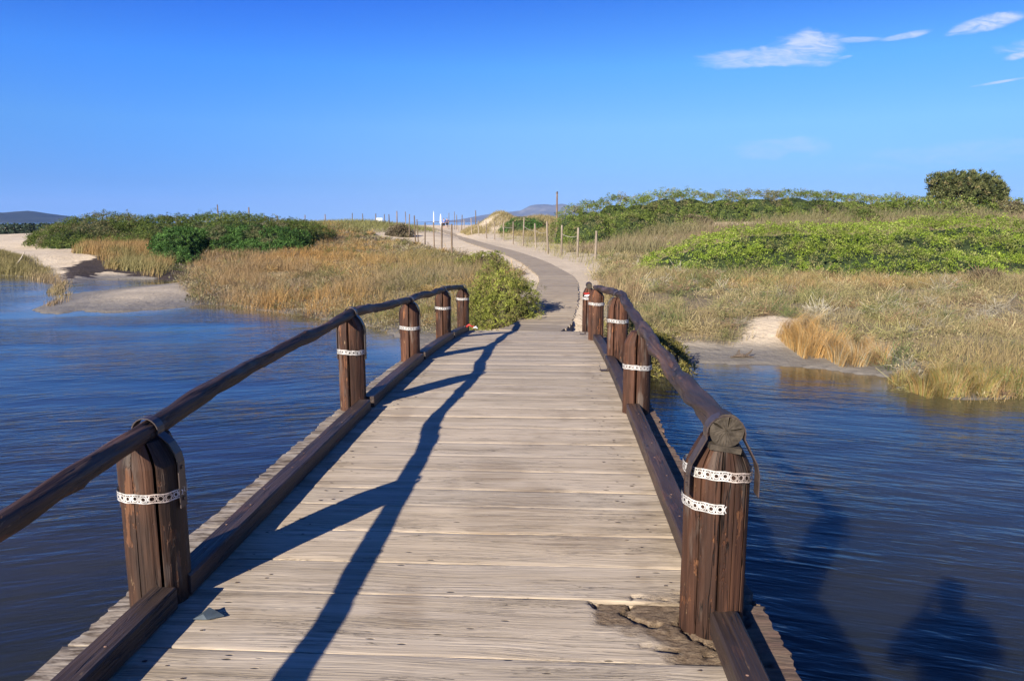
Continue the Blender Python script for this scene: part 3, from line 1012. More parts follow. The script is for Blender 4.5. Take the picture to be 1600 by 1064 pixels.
def build_post(key, i, t, s, rh, bh, r, strap, rot_post=0.0):
    dz = deck_z(s)
    top = rh - (RAIL_R * 0.72 if (key, i) != ('R', 0) else 0.045)
    SH = 0.105 if (key, i) == ('R', 0) else 0.10
    nA = 56
    rs = random.Random(hash((key, i)) % 1000 if False else (17 * i + (5 if key == 'R' else 0)))
    cracks = [(rs.uniform(-2.4, -0.8), 0.055, 0.45), (rs.uniform(-0.6, 0.5), 0.03, 0.7), (rs.uniform(1.2, 3.4), 0.04, 0.6)]
    if key == 'L' and i == 0:
        cracks = [(-0.95, 0.04, 0.50), (-2.9, 0.035, 0.55), (1.5, 0.03, 0.7), (-1.7, 0.018, 0.85)]
    if key == 'L' and i in (2, 3):
        cracks = [(-1.45, 0.05, 0.45), (1.0, 0.03, 0.7)]
    if key == 'R' and i == 0:
        cracks = [(-1.62, 0.028, 0.7), (-1.2, 0.02, 0.8), (-2.3, 0.02, 0.8), (-0.7, 0.02, 0.8)]
    if key == 'R' and i == 1:
        cracks = [(-1.75, 0.075, 0.35), (1.0, 0.03, 0.7)]
    ang = list(np.linspace(-math.pi, math.pi, nA + 1)[:-1])
    for (ca, cw, _) in cracks:
        ang += [ca - cw, ca - cw * 0.35, ca, ca + cw * 0.35, ca + cw]
    ang = sorted(set(ang))
    zs = list(np.linspace(-1.25, -0.1, 5)) + list(np.linspace(-0.05, top - SH - 0.02, 16)) + list(np.linspace(top - SH, top, 12))
    V, F, G = [], [], []
    n = len(ang)
    sh = rs.uniform(0, 50)
    for z in zs:
        k = max(0, (z - (top - SH)) / SH)
        sx = 1 - 0.46 * k ** 1.25          # shoulders drawn in towards the rail
        sy = 1 - 0.05 * k
        for a in ang:
            rr = r * (1 + 0.045 * (float(fbm(np.array(a * 2.2 + sh), np.array(z * 1.3), 60 + i, 3)) - 0.5) * 2
                      + 0.02 * (float(vnoise(np.array(a * 9 + sh), np.array(z * 2), 90 + i)) - 0.5))
            for (ca, cw, dp) in cracks:
                d = abs(a - ca)
                if d < cw * 1.05:
                    rr *= 1 - (1 - dp) * (1 - d / (cw * 1.05)) ** 0.6
            V.append((rr * math.cos(a) * sx, rr * math.sin(a) * sy, z))
            G.append((r * math.cos(a), r * math.sin(a), z))
    for j in range(len(zs) - 1):
        for q in range(n):
            a, b = j * n + q, j * n + (q + 1) % n
            F.append((a, b, b + n, a + n))
    mb = MB()
    mb.add(V, F, 0, G)
    # rounded top
    ctr = len(mb.v)
    mb.v.append((0, 0, top + 0.012))
    mb.g.append((0, 0, top))
    lastring = (len(zs) - 1) * n
    for q in range(n):
        mb.f.append((lastring + q, lastring + (q + 1) % n, ctr))
        mb.m.append(0)
    me = mb.mesh('post', [M['postdark' if (key, i) == ('L', 0) else 'post']], smooth=False)
    o = link('post', me, bridge, (t, s, dz), (0, 0, 0))
    # painted steel strap over the rail and down both shoulders
    if strap:
        wd, th = (0.058 if (key, i) == ('R', 0) else 0.05), 0.0045
        R1 = r * 1.045
        zr = rh
        prof = [(-R1, min(bh, top - SH) - 0.07), (-R1, top - SH), (-R1 * 0.93, top - SH * 0.62), (-R1 * 0.74, top - SH * 0.2)]
        rr = RAIL_R * (1.52 if (key, i) == ('R', 0) else 1.12) + 0.006
        arc = [(rr * math.cos(a), zr + rr * math.sin(a)) for a in np.linspace(math.pi + 0.25, -0.25, 13)]
        prof = prof + arc + [(-x, z) for x, z in prof[::-1]]
        vs, fs = [], []
        yy = 0.0 if not (key == 'R' and i == 0) else -0.084
        for q, (x, z) in enumerate(prof):
            a = prof[max(0, q - 1)]
            b = prof[min(len(prof) - 1, q + 1)]
            dx, dzz = b[0] - a[0], b[1] - a[1]
            L = math.hypot(dx, dzz)
            nx, nz = -dzz / L, dx / L
            for off in (0, th):
                for sy in (-1, 1):
                    vs.append((x + nx * off, yy + sy * wd / 2, z + nz * off))
        for q in range(len(prof) - 1):
            a, b = q * 4, q * 4 + 4
            fs += [(a, a + 1, b + 1, b), (a + 2, b + 2, b + 3, a + 3), (a, b, b + 2, a + 2), (a + 1, a + 3, b + 3, b + 1)]
        sb = MB()
        sb.add(vs, fs)
        for side in (-1, 1):
            for zz in (bh - 0.035, top - SH - 0.02):
                sb.box((side * (R1 + 0.006), yy, zz), (0.006, 0.014, 0.014))
        link('strap', sb.mesh('strap', [M['strap']]), o)
    # perforated bands
    full = (-math.pi, math.pi)
    spans = [(bh, full)]
    if key == 'R' and i == 0:
        spans.append((bh - 0.125, (-math.pi - 0.35, -math.pi / 2 + 0.02)))
    for (zb, (a0, a1)) in spans:
        h, Rb = 0.037, r * 1.05 + 0.004
        pitch = 0.030
        nc = max(6, int((a1 - a0) * Rb / pitch))
        da = (a1 - a0) / nc
        pb = MB()
        sag = 0.014 if (key == 'R' and i == 0) else 0.004

        def P(a, z, lift=0.0):
            zz = zb + z + sag * math.cos(a + 2.6) + 0.003 * math.sin(3 * a + i) + 0.0015 * math.sin(11 * a + 2 * i)
            return ((Rb + lift) * math.cos(a), (Rb + lift) * math.sin(a), zz)

        rim = 0.005
        rusty = lambda a: 1 if (key == 'R' and i == 0 and -1.45 < a < 0.6) else (1 if (key == 'L' and i == 0 and -1.2 < a < -0.5) else 0)
        for c in range(nc):
            p0, p1, pm = a0 + c * da, a0 + (c + 1) * da, a0 + (c + 0.5) * da
            mi = rusty(pm)
            for z0, z1 in ((-h / 2, -h / 2 + rim), (h / 2 - rim, h / 2)):
                for q0, q1 in ((p0, pm), (pm, p1)):
                    pb.add([P(q0, z0), P(q1, z0), P(q1, z1), P(q0, z1)], [(0, 1, 2, 3)], mi)
            # ring in the middle of the cell
            wv = da * 0.30
            K = 10
            for q in range(K):
                b0, b1 = 2 * math.pi * q / K, 2 * math.pi * (q + 1) / K
                ro, ri = 0.0115, 0.0068
                if mi:
                    ri = 0.0092
                f = lambda rr_, bb: P(pm + rr_ * math.cos(bb) / Rb, rr_ * math.sin(bb), 0.0008)
                pb.add([f(ri, b0), f(ro, b0), f(ro, b1), f(ri, b1)], [(0, 1, 2, 3)], mi)
            # crossing webs between the rings
            th = 0.0022 if not mi else 0.0012
            for sgn in (-1, 1):
                zA, zB = -h / 2 + rim, h / 2 - rim
                if sgn < 0:
                    zA, zB = zB, zA
                hw = (0.0026 if not mi else 0.0013) / Rb
                aL, aR = p1 - da * 0.22, p1 + da * 0.22
                pb.add([P(aL - hw, zA), P(aL + hw, zA), P(aR + hw, zB), P(aR - hw, zB)], [(0, 1, 2, 3)], mi)
        link('perforated_band', pb.mesh('perforated_band', [M['band'], M['bandrust']]), o)
    return o


posts = {}
for key, lst in POSTS.items():
    for i, (t, s, rh, bh, r, st) in enumerate(lst):
        posts[key, i] = build_post(key, i, t, s, rh, bh, r, st)

# log split out of the first right post, under the rail end
wb = MB()
rotw = Matrix.Rotation(R(9), 3, 'Y')
wb.box((0.0, -0.092, 0.720), (0.112, 0.05, 0.02), rotw)
link('wedge', wb.mesh('wedge', [M['endgrain']]), posts['R', 0])


def build_rails():
    runs = {'L': [(-1.13, -2.9, 0.70), (-1.13, 0.0, 0.68), (-1.13, 2.0, 0.664)] + [(p[0], p[1], p[2]) for p in POSTS['L']] + [(-1.12, 12.93, 0.70), (-1.10, 12.98, 0.60)],
            'R': [(1.055, 2.61, 0.776)] + [(p[0] + (0.03 if i in (1, 2) else 0.0), p[1], p[2]) for i, p in enumerate(POSTS['R'][:4])][0:] + [(1.06, 11.05, 0.775)]}
    extra = {'L': {4: [(-1.235, 4.1, 0.735)]}, 'R': {2: [(1.13, 4.1, 0.676)]}}
    pts = {'L': runs['L'][:4] + [(-1.235, 4.1, 0.738)] + runs['L'][4:], 'R': runs['R'][:2] + [(1.135, 4.1, 0.678)] + runs['R'][2:]}
    for key, P in pts.items():
        P = np.array(P)
        tail = P[-2:] if key == 'L' else None
        body = P[:-2] if key == 'L' else P
        ss = np.arange(body[0, 1], body[-1, 1] + 0.001, 0.045)
        tt, zz = np.interp(ss, body[:, 1], body[:, 0]), np.interp(ss, body[:, 1], body[:, 2])
        ker = np.exp(-(np.arange(-7, 8) / 3.4) ** 2)
        ker /= ker.sum()
        tt = np.convolve(np.pad(tt, 7, mode='edge'), ker, 'valid')
        zz = np.convolve(np.pad(zz, 7, mode='edge'), ker, 'valid')
        c = np.stack([tt, ss, zz], -1)
        if tail is not None:
            c = np.concatenate([c, tail])
        c = np.array([(x, y, z + deck_z(y)) for x, y, z in c])
        # break into logs at every post
        cuts = [P_[1] for P_ in POSTS[key][:4 if key == 'L' else 3]]
        if key == 'R':
            cuts = cuts[1:]
        bounds = [c[0, 1] - 1] + cuts + [c[-1, 1] + 1]
        for j in range(len(bounds) - 1):
            seg = c[(c[:, 1] > bounds[j] - 0.10) & (c[:, 1] < bounds[j + 1] + 0.10)]
            if len(seg) < 3:
                continue
            r0 = random.uniform(0.036, 0.040) if key == 'L' else (0.047 if j == 0 else random.uniform(0.041, 0.046))
            sd_ = 300 + j * 7 + (50 if key == 'R' else 0)
            n = 30
            V, G, F = [], [], []
            al = 0
            rk = random.Random(sd_)
            seglen = float(np.linalg.norm(np.diff(seg, axis=0), axis=1).sum())
            knots = [(rk.uniform(0.15, seglen), rk.uniform(0, 6.28), rk.uniform(0.12, 0.34), rk.uniform(0.03, 0.06)) for _ in range(int(seglen * 2.2) + 1)]
            split = [(rk.uniform(0, 6.28), rk.uniform(0, seglen * 0.6), rk.uniform(0.4, 1.1)) for _ in range(3)]
            for q, p in enumerate(seg):
                a, b = seg[max(0, q - 1)], seg[min(len(seg) - 1, q + 1)]
                d = Vector(b - a).normalized()
                if q:
                    al += float(np.linalg.norm(seg[q] - seg[q - 1]))
                x = Vector((0, 0, 1)).cross(d).normalized()
                y = d.cross(x)
                bow = Vector((0.034 * (float(fbm(np.array(al * 1.3), np.array(sd_ * 1.0), sd_, 2)) - 0.5), 0, 0.034 * (float(fbm(np.array(al * 1.3), np.array(sd_ + 9.0), sd_, 2)) - 0.5)))
                for k in range(n):
                    an = 2 * math.pi * k / n
                    rr = r0 * (1 + (0.28 * max(0.0, 1 - al / 0.3) if key == 'R' and j == 0 else 0)) * (1 + (0.06 if key == 'R' and j == 0 and q < 4 else 0.34) * (float(fbm(np.array(math.cos(an) * 1.6 + sd_), np.array(math.sin(an) * 1.6 + al * 3.4), sd_, 5)) - 0.5) * 2)
                    for (ka, kn, kh, kw) in knots:
                        da_ = abs((an - kn + math.pi) % (2 * math.pi) - math.pi)
                        rr += r0 * kh * math.exp(-((al - ka) / kw) ** 2 - (da_ / 0.55) ** 2)
                    for (sa, s0_, sl) in split:
                        da_ = abs((an - sa + math.pi) % (2 * math.pi) - math.pi)
                        if s0_ < al < s0_ + sl and da_ < 0.12:
                            rr *= 0.70
                    v = Vector(p) + bow + x * (rr * math.cos(an)) + y * (rr * math.sin(an))
                    V.append(v)
                    G.append((r0 * math.cos(an), r0 * math.sin(an), al))
            for q in range(len(seg) - 1):
                for k in range(n):
                    a, b = q * n + k, q * n + (k + 1) % n
                    F.append((a, b, b + n, a + n))
            mb = MB()
            mb.add(V, F, 0, G)
            e = len(V) - n
            mb.add([V[e + k] for k in range(n)], [tuple(range(n))], 1, [G[e + k] for k in range(n)])
            if not (key == 'R' and j == 0):
                mb.add([V[k] for k in range(n)][::-1], [tuple(range(n))], 1, [G[k] for k in range(n)][::-1])
            o = link('handrail', mb.mesh('handrail', [M['rail'], M['endgrain']], smooth=True), bridge)
            if key == 'R' and j == 0:
                # sawn end with radial checks, facing the walker
                ring = [V[k] for k in range(n)]
                cen = sum(ring, Vector()) / n
                eb = MB()
                nr = 5
                vs, fs = [], []
                for q in range(nr + 1):
                    f = 1 - q / nr * 0.985
                    for k in range(n * 2):
                        p = ring[k // 2].lerp(ring[(k // 2 + 1) % n], 0.5 * (k % 2))
                        w = cen.lerp(p, f)
                        dep = -0.002 + 0.003 * (random.random() - 0.5)
                        if k in (5, 17, 29) and 0 < q < 4:
                            dep = 0.022
                        vs.append(w + Vector((0, dep if q else 0.0, 0)))
                m2 = n * 2
                for q in range(nr):
                    for k in range(m2):
                        a, b = q * m2 + k, q * m2 + (k + 1) % m2
                        fs.append((a, a + m2, b + m2, b))
                fs.append(tuple(nr * m2 + k for k in range(m2)))
                eb.add(vs, fs)
                link('log_end', eb.mesh('log_end', [M['endgrain']]), o)
    # short log cap on the last right post
    mb = MB()
    p = POSTS['R'][4]
    zz = deck_z(p[1]) + p[2] + 0.01
    mb.tube([(p[0], p[1] - 0.12, zz), (p[0], p[1], zz + 0.01), (p[0], p[1] + 0.14, zz)], [0.052, 0.056, 0.05], 14, wob=0.05, seed=4, capmi=1)
    link('handrail', mb.mesh('handrail', [M['rail'], M['endgrain']], smooth=True), bridge)


build_rails()


def build_kerbs():
    runs = {'L': [-2.9, 2.72, 5.86, 8.34, 10.92, 12.78], 'R': [-2.9, 2.66, 5.84, 8.32, 10.92]}
    for key, ss in runs.items():
        sg = -1 if key == 'L' else 1
        for a, b in zip(ss[:-1], ss[1:]):
            a2, b2 = a + (0.06 if a > 0 else 0), b - 0.05
            V, G, F = [], [], []
            n = 14
            for q in range(n + 1):
                s = a2 + (b2 - a2) * q / n
                t = sg * 1.085 + 0.006 * (float(fbm(np.array(s * 0.8), np.array(sg * 3.0), 8, 2)) - 0.5)
                z = deck_z(s)
                hw, hh, ch = 0.052, 0.098, 0.008
                sec = [(-hw, 0.012), (hw, 0.012), (hw, hh - ch), (hw - ch, hh), (-hw + ch, hh), (-hw, hh - ch)]
                for (x, y) in sec:
                    V.append((t + x + random.uniform(-.0015, .0015), s, z + y + random.uniform(-.0015, .0015)))
                    G.append((x, y, s))
            for q in range(n):
                for k in range(6):
                    i0, i1 = q * 6 + k, q * 6 + (k + 1) % 6
                    F.append((i0, i0 + 6, i1 + 6, i1))
            F.append((0, 1, 2, 3, 4, 5))
            F.append(tuple(n * 6 + k for k in (5, 4, 3, 2, 1, 0)))
            mb = MB()
            mb.add(V, F, 0, G)
            o = link('kerb_beam', mb.mesh('kerb_beam', [M['kerb']]), bridge)
            nb = MB()
            s = a2 + 0.25
            while s < b2 - 0.1:
                for _ in range(1):
                    x = sg * 1.085 + random.uniform(-0.03, 0.03)
                    z = deck_z(s) + 0.0995
                    r = 0.006
                    nb.add([(x + r * math.cos(q), s + r * math.sin(q), z) for q in np.linspace(0, 2 * math.pi, 7)[:-1]] + [(x, s, z + 0.002)],
                           [(k, (k + 1) % 6, 6) for k in range(6)])
                s += random.uniform(0.22, 0.42)
            nn = link('nail', nb.mesh('nail', [M['rusty']]), o)
            nn['kind'] = 'stuff'


M['rusty'] = mat_simple('rusty_nail', (0.26, 0.15, 0.10), 0.7, 0.4, 0.3, 40)
build_kerbs()

# beams and piles under the deck
for t in (-0.95, 0.0, 0.95):
    mb = MB()
    pts = [(t, s, deck_z(s) - 0.055 - 0.10) for s in np.linspace(-3, 13.0, 24)]
    V, F = [], []
    for (x, y, z) in pts:
        V += [(x - 0.07, y, z - 0.1), (x + 0.07, y, z - 0.1), (x + 0.07, y, z + 0.098), (x - 0.07, y, z + 0.098)]
    for q in range(len(pts) - 1):
        for k in range(4):
            F.append((q * 4 + k, q * 4 + k + 4, q * 4 + (k + 1) % 4 + 4, q * 4 + (k + 1) % 4))
    mb.add(V, F)
    link('support_beam', mb.mesh('support_beam', [M['beam']]), bridge)
for s in (0.2, 4.3, 8.6):
    for t in (-0.95, 0.95):
        mb = MB()
        mb.tube([(0, 0, -0.9), (0, 0, -0.3), (0, 0, 0.5)], 0.10, 14, wob=0.03, seed=int(s * 7))
        link('pile', mb.mesh('pile', [M['beam']], True), bridge, (t, s, 0))


def to_world(t, s, z):
    c, sn = math.cos(B_ANG), math.sin(B_ANG)
    return (-0.441 + t * c - s * sn, t * sn + s * c, z)


# black metal brackets standing up beside the right kerb
for (t, s) in ((0.99, 7.75), (0.93, 12.0)):
    mb = MB()
    z = deck_z(s) + 0.008
    mb.box((t, s, z + 0.006), (0.10, 0.05, 0.006))
    mb.box((t - 0.045, s, z + 0.03), (0.006, 0.05, 0.05), Matrix.Rotation(R(-18), 3, 'Y'))
    mb.box((t + 0.04, s - 0.01, z + 0.022), (0.03, 0.03, 0.03), Matrix.Rotation(R(25), 3, 'Y'))
    link('bracket', mb.mesh('bracket', [M['strap']]), bridge)

# ------------------------------------------------------------------ small things on the bridge
M['slate'] = mat_simple('blue_grey_sheet', (0.055, 0.072, 0.085), 0.45, 0.4, 0.3, 14)
M['red'] = mat_simple('red_plastic', (0.34, 0.03, 0.02), 0.5, 0.4, 0.2, 25)
M['white'] = mat_simple('white_plastic', (0.75, 0.75, 0.75), 0.5, 0.4, 0.1, 25)
M['rust'] = mat_simple('rust_leaf', (0.22, 0.07, 0.03), 0.7, 0.3, 0.4, 25)


def sheet(name, label, cat, px, py, s_up, mat, pts, faces, rz=0.0):
    p = at(px, py, s_up)
    mb = MB()
    mb.add(pts, faces)
    me = mb.mesh(name, [mat])
    o = link(name, me, None, p, (0, 0, rz))
    md = o.modifiers.new('thickness', 'SOLIDIFY')
    md.thickness = 0.004
    tag(o, label, cat)
    return o


sheet('plastic_scrap', 'torn blue grey plastic scrap lying on the plank beside the first left post', 'litter', 326, 963, 0.786, M['slate'],
      [(-0.055, -0.012, 0.0), (0.0, -0.024, 0.002), (0.06, -0.004, 0.004), (-0.03, 0.010, 0.010), (-0.005, 0.030, 0.024), (0.03, 0.018, 0.010), (-0.018, -0.006, 0.015)],
      [(0, 1, 6), (1, 2, 5, 6), (0, 6, 3), (6, 4, 3), (6, 5, 4)], 0.1)
sheet('dry_leaf', 'curled rust brown leaf lying against the left kerb beam', 'leaf', 515, 697, 0.79, M['rust'],
      [(-0.09, -0.03, 0.0), (-0.03, -0.035, 0.02), (0.05, -0.005, 0.03), (0.09, 0.05, 0.025), (0.02, 0.04, 0.05), (-0.05, 0.01, 0.04)],
      [(0, 1, 5), (1, 2, 4, 5), (2, 3, 4)], 0.5)
p = at(736, 514, 0.50)
rb = thing('barrier_tape', 'crumpled red and white tape at the foot of the farthest left post', 'tape', p)
rb.scale = (0.7, 0.7, 0.7)
mb = MB()
mb.tube([(-0.16, 0.05, 0.01), (-0.10, 0.0, 0.06), (-0.04, -0.02, 0.10), (0.03, -0.03, 0.06), (0.08, -0.02, 0.075)], [0.014, 0.024, 0.028, 0.022, 0.01], 7, wob=0.35, seed=2)
link('red_tape', mb.mesh('red_tape', [M['red']]), rb)
mb = MB()
mb.tube([(-0.20, 0.06, 0.01), (-0.15, 0.04, 0.035), (-0.10, 0.03, 0.02)], [0.012, 0.026, 0.01], 6, wob=0.3, seed=5)
link('white_tape', mb.mesh('white_tape', [M['white']]), rb)
mb = MB()
mb.tube([(0.06, -0.02, 0.03), (0.12, -0.03, 0.05), (0.16, -0.03, 0.015)], [0.012, 0.03, 0.012], 6, wob=0.3, seed=6)
link('white_tape', mb.mesh('white_tape', [M['white']]), rb)
pr = POSTS['R'][4]
q = to_world(pr[0] - 0.02, pr[1] - 0.115, deck_z(pr[1]) + 0.66)
tb = thing('tape_knot', 'torn red and white tape knotted round the farthest right post top', 'tape', q)
tb.scale = (0.75, 0.75, 0.75)
mb = MB()
mb.tube([(-0.09, 0.05, 0.03), (-0.05, -0.02, 0.02), (0.03, -0.025, 0.045)], [0.015, 0.03, 0.02], 7, wob=0.3, seed=8)
link('red_tape', mb.mesh('red_tape', [M['red']]), tb)
mb = MB()
mb.tube([(-0.08, 0.0, -0.02), (-0.02, -0.03, -0.025), (0.04, -0.03, 0.005)], [0.012, 0.022, 0.010], 7, wob=0.3, seed=9)
link('white_tape', mb.mesh('white_tape', [M['white']]), tb)


# ------------------------------------------------------------------ boardwalk
def build_boardwalk():
    root = tag(link('boardwalk', None, None, (0, 0, 0)), kind='structure')
    P = PATHC
    seg = np.linalg.norm(np.diff(P, axis=0), axis=1)
    L = np.concatenate([[0], np.cumsum(seg)])
    half, step, w = 0.55, 0.14, 0.1365
    mb = MB()
    mb.box((0, 0, 0), (2 * half, w, 0.04))
    shared = mb.mesh('plank', [M['boardwalk']])
    rest = MB()
    n = int(L[-1] / step)
    for i in range(n):
        d = i * step + 0.2
        if d >= L[-1]:
            break
        p = np.array([np.interp(d, L, P[:, k]) for k in range(3)])
        q = np.array([np.interp(min(d + 0.4, L[-1]), L, P[:, k]) for k in range(3)])
        a = math.atan2(q[1] - p[1], q[0] - p[0]) - math.pi / 2
        z = p[2] + 0.035 + random.uniform(-0.002, 0.002)
        jx = random.uniform(-0.02, 0.02)
        c = (p[0] + jx * math.cos(a), p[1] + jx * math.sin(a), z)
        if i < 296:
            o = link('plank', shared, root, c, (random.uniform(-.004, .004), 0, a))
        else:
            rest.box(c, (2 * half, w, 0.04), Matrix.Rotation(a, 3, 'Z'))
    o = link('far_planks', rest.mesh('far_planks', [M['boardwalk']]), root)
    o['kind'] = 'stuff'
    for sg in (-1, 1):
        pts = []
        for d in np.arange(0.1, L[-1] - 1, 0.8):
            p = np.array([np.interp(d, L, P[:, k]) for k in range(3)])
            q = np.array([np.interp(d + 0.4, L, P[:, k]) for k in range(3)])
            t = (q - p)[:2] / np.linalg.norm((q - p)[:2])
            pts.append((p[0] + sg * t[1] * 0.55, p[1] - sg * t[0] * 0.55, p[2] - 0.035))
        mb = MB()
        mb.tube(pts, 0.05, 4)
        link('edge_beam', mb.mesh('edge_beam', [M['kerb']]), root)


build_boardwalk()


# ------------------------------------------------------------------ plants: builders
def unit(v):
    return v / (np.linalg.norm(v, axis=-1, keepdims=True) + 1e-9)


def leaves_mesh(name, c, ax, nrm, length, width, col, mat):
    """diamond leaves with a fold: c centres, ax long axis, nrm normal"""
    side = unit(np.cross(ax, nrm))
    nrm = unit(np.cross(side, ax))
    l, w = length[:, None] / 2, width[:, None] / 2
    a = c - ax * l
    b = c + side * w + nrm * (w * 0.35)
    d = c + ax * l
    e = c - side * w + nrm * (w * 0.35)
    v = np.stack([a, b, d, e], 1).reshape(-1, 3)
    f = np.arange(len(v)).reshape(-1, 4)
    return mesh_np(name, v, f, [mat], col=np.repeat(col, 4, 0))


def pick(palette, n, r):
    P = np.array([p[0] for p in palette])
    w = np.array([p[1] for p in palette], float)
    return P[r.choice(len(P), n, p=w / w.sum())]


def shrub(name, label, cat, lobes, clumps, per, rc, leaf, palette, seed, group=None, rough=0.14, up=0.35, core='twiggreen', cull=None,
          core_scale=0.86, base=None, lowcut=-0.05, jitter=0.22, parts=('foliage', 'stems')):
    """a shrub whose surface is made of leaf clumps over a twiggy core coloured dark as shade.
    lobes: (x, y, rx, ry, height[, base z])"""
    r = np.random.default_rng(seed)
    L = np.array([[x, y, rx, ry, max(h, 0.45), (gz(x, y) - 0.1 if base is None else base)] for x, y, rx, ry, h in lobes], float)
    area = (L[:, 2] * L[:, 3]) ** 0.6 * (L[:, 4] ** 0.5)
    idx = r.choice(len(L), int(clumps * 1.6), p=area / area.sum())
    d = r.normal(size=(len(idx), 3))
    d = unit(d)
    d[:, 2] = np.abs(d[:, 2]) * 1.0 + lowcut
    d = unit(d)
    k = L[idx]
    bump = 1 + rough * 2 * (fbm(d[:, 0] * 2.3 + k[:, 0] * 1.3, d[:, 1] * 2.3 + d[:, 2] * 2 + k[:, 1], seed, 3) - 0.5)
    pos = np.stack([k[:, 0] + d[:, 0] * k[:, 2] * bump, k[:, 1] + d[:, 1] * k[:, 3] * bump, k[:, 5] + d[:, 2] * k[:, 4] * bump], -1)
    keep = np.ones(len(pos), bool)
    for j, q in enumerate(L):
        rr = ((pos[:, 0] - q[0]) / q[2]) ** 2 + ((pos[:, 1] - q[1]) / q[3]) ** 2 + ((pos[:, 2] - q[5]) / q[4]) ** 2
        keep &= (rr > 0.86) | (idx == j)
    # nothing needs building on the far side of a big mound
    nrm = unit(d / np.stack([k[:, 2], k[:, 3], k[:, 4]], -1))
    if cull is not None:
        keep &= (nrm[:, 1] < cull)
    pos, nrm = pos[keep][:clumps], nrm[keep][:clumps]
    n = len(pos)
    shoot = np.where(r.uniform(size=n) < (0.10 if rc < 0.12 else 0.05), r.uniform(0.3, 1.5 if rc < 0.12 else 0.8, n), 0.0)[:, None]
    pos = pos + (nrm + np.array([0.1, 0, 0.5])) * rc * shoot + nrm * rc * r.uniform(-0.8, 0.7, (n, 1))
    csize = rc * r.uniform(0.45, 1.6, n)
    ccol = pick(palette, n, r) * (1 + jitter * r.normal(size=(n, 1)) * 0.6)
    big = fbm(pos[:, 0] / (rc * 9), pos[:, 1] / (rc * 9) + pos[:, 2] / (rc * 5), seed + 3, 3)
    ccol = ccol * (0.62 + 0.76 * big)[:, None]
    dry = (sstep(fbm(pos[:, 0] / (rc * 6) + 7, pos[:, 1] / (rc * 8) + pos[:, 2] / (rc * 4), seed + 8, 3), 0.60, 0.70) * 0.65)[:, None]
    ccol = ccol * (1 - dry) + np.array([0.19, 0.155, 0.085]) * dry
    # leaves around each clump
    P = np.repeat(pos, per, 0)
    N = np.repeat(nrm, per, 0)
    S = np.repeat(csize, per)[:, None]
    o = unit(r.normal(size=P.shape) + N * 0.9 + np.array([0, 0, up]))
    rad = r.uniform(0.35, 1.0, len(P))[:, None] ** 0.6
    c = P + o * S * rad
    ax = unit(o + 0.7 * r.normal(size=P.shape))
    nn = unit(o * 1.0 + N * 0.35 + np.array([0, 0, 0.35]) + 0.45 * r.normal(size=P.shape))
    col = np.repeat(ccol, per, 0) * (1 + jitter * r.normal(size=(len(P), 1)))
    col = np.clip(col, 0.006, 0.8)
    ln = leaf[0] * r.uniform(0.45, 1.6, len(P))
    wd = leaf[1] * r.uniform(0.7, 1.35, len(P))
    x0, y0 = L[:, 0].mean(), L[:, 1].mean()
    root = thing(name, label, cat, (x0, y0, gz(x0, y0)), 0, group)
    offs = np.array([x0, y0, gz(x0, y0)])
    link(parts[0], leaves_mesh(parts[0], c - offs, ax, nn, ln, wd, col, M['leaf']), root)
    # dense inside, its dark colour painting shade into the gaps between clumps
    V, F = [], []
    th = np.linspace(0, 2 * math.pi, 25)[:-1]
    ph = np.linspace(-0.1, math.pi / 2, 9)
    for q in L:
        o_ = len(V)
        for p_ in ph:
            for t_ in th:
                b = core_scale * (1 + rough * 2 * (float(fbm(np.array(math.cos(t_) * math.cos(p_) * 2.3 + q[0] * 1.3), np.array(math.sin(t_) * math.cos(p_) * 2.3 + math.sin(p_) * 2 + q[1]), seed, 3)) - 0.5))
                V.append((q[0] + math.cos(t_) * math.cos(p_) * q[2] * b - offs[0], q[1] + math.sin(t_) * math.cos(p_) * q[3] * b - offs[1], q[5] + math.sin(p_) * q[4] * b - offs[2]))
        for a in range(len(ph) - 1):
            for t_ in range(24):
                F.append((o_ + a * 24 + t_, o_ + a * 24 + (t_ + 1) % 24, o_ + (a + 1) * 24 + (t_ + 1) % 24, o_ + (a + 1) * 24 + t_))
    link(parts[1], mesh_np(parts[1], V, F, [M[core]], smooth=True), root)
    return root


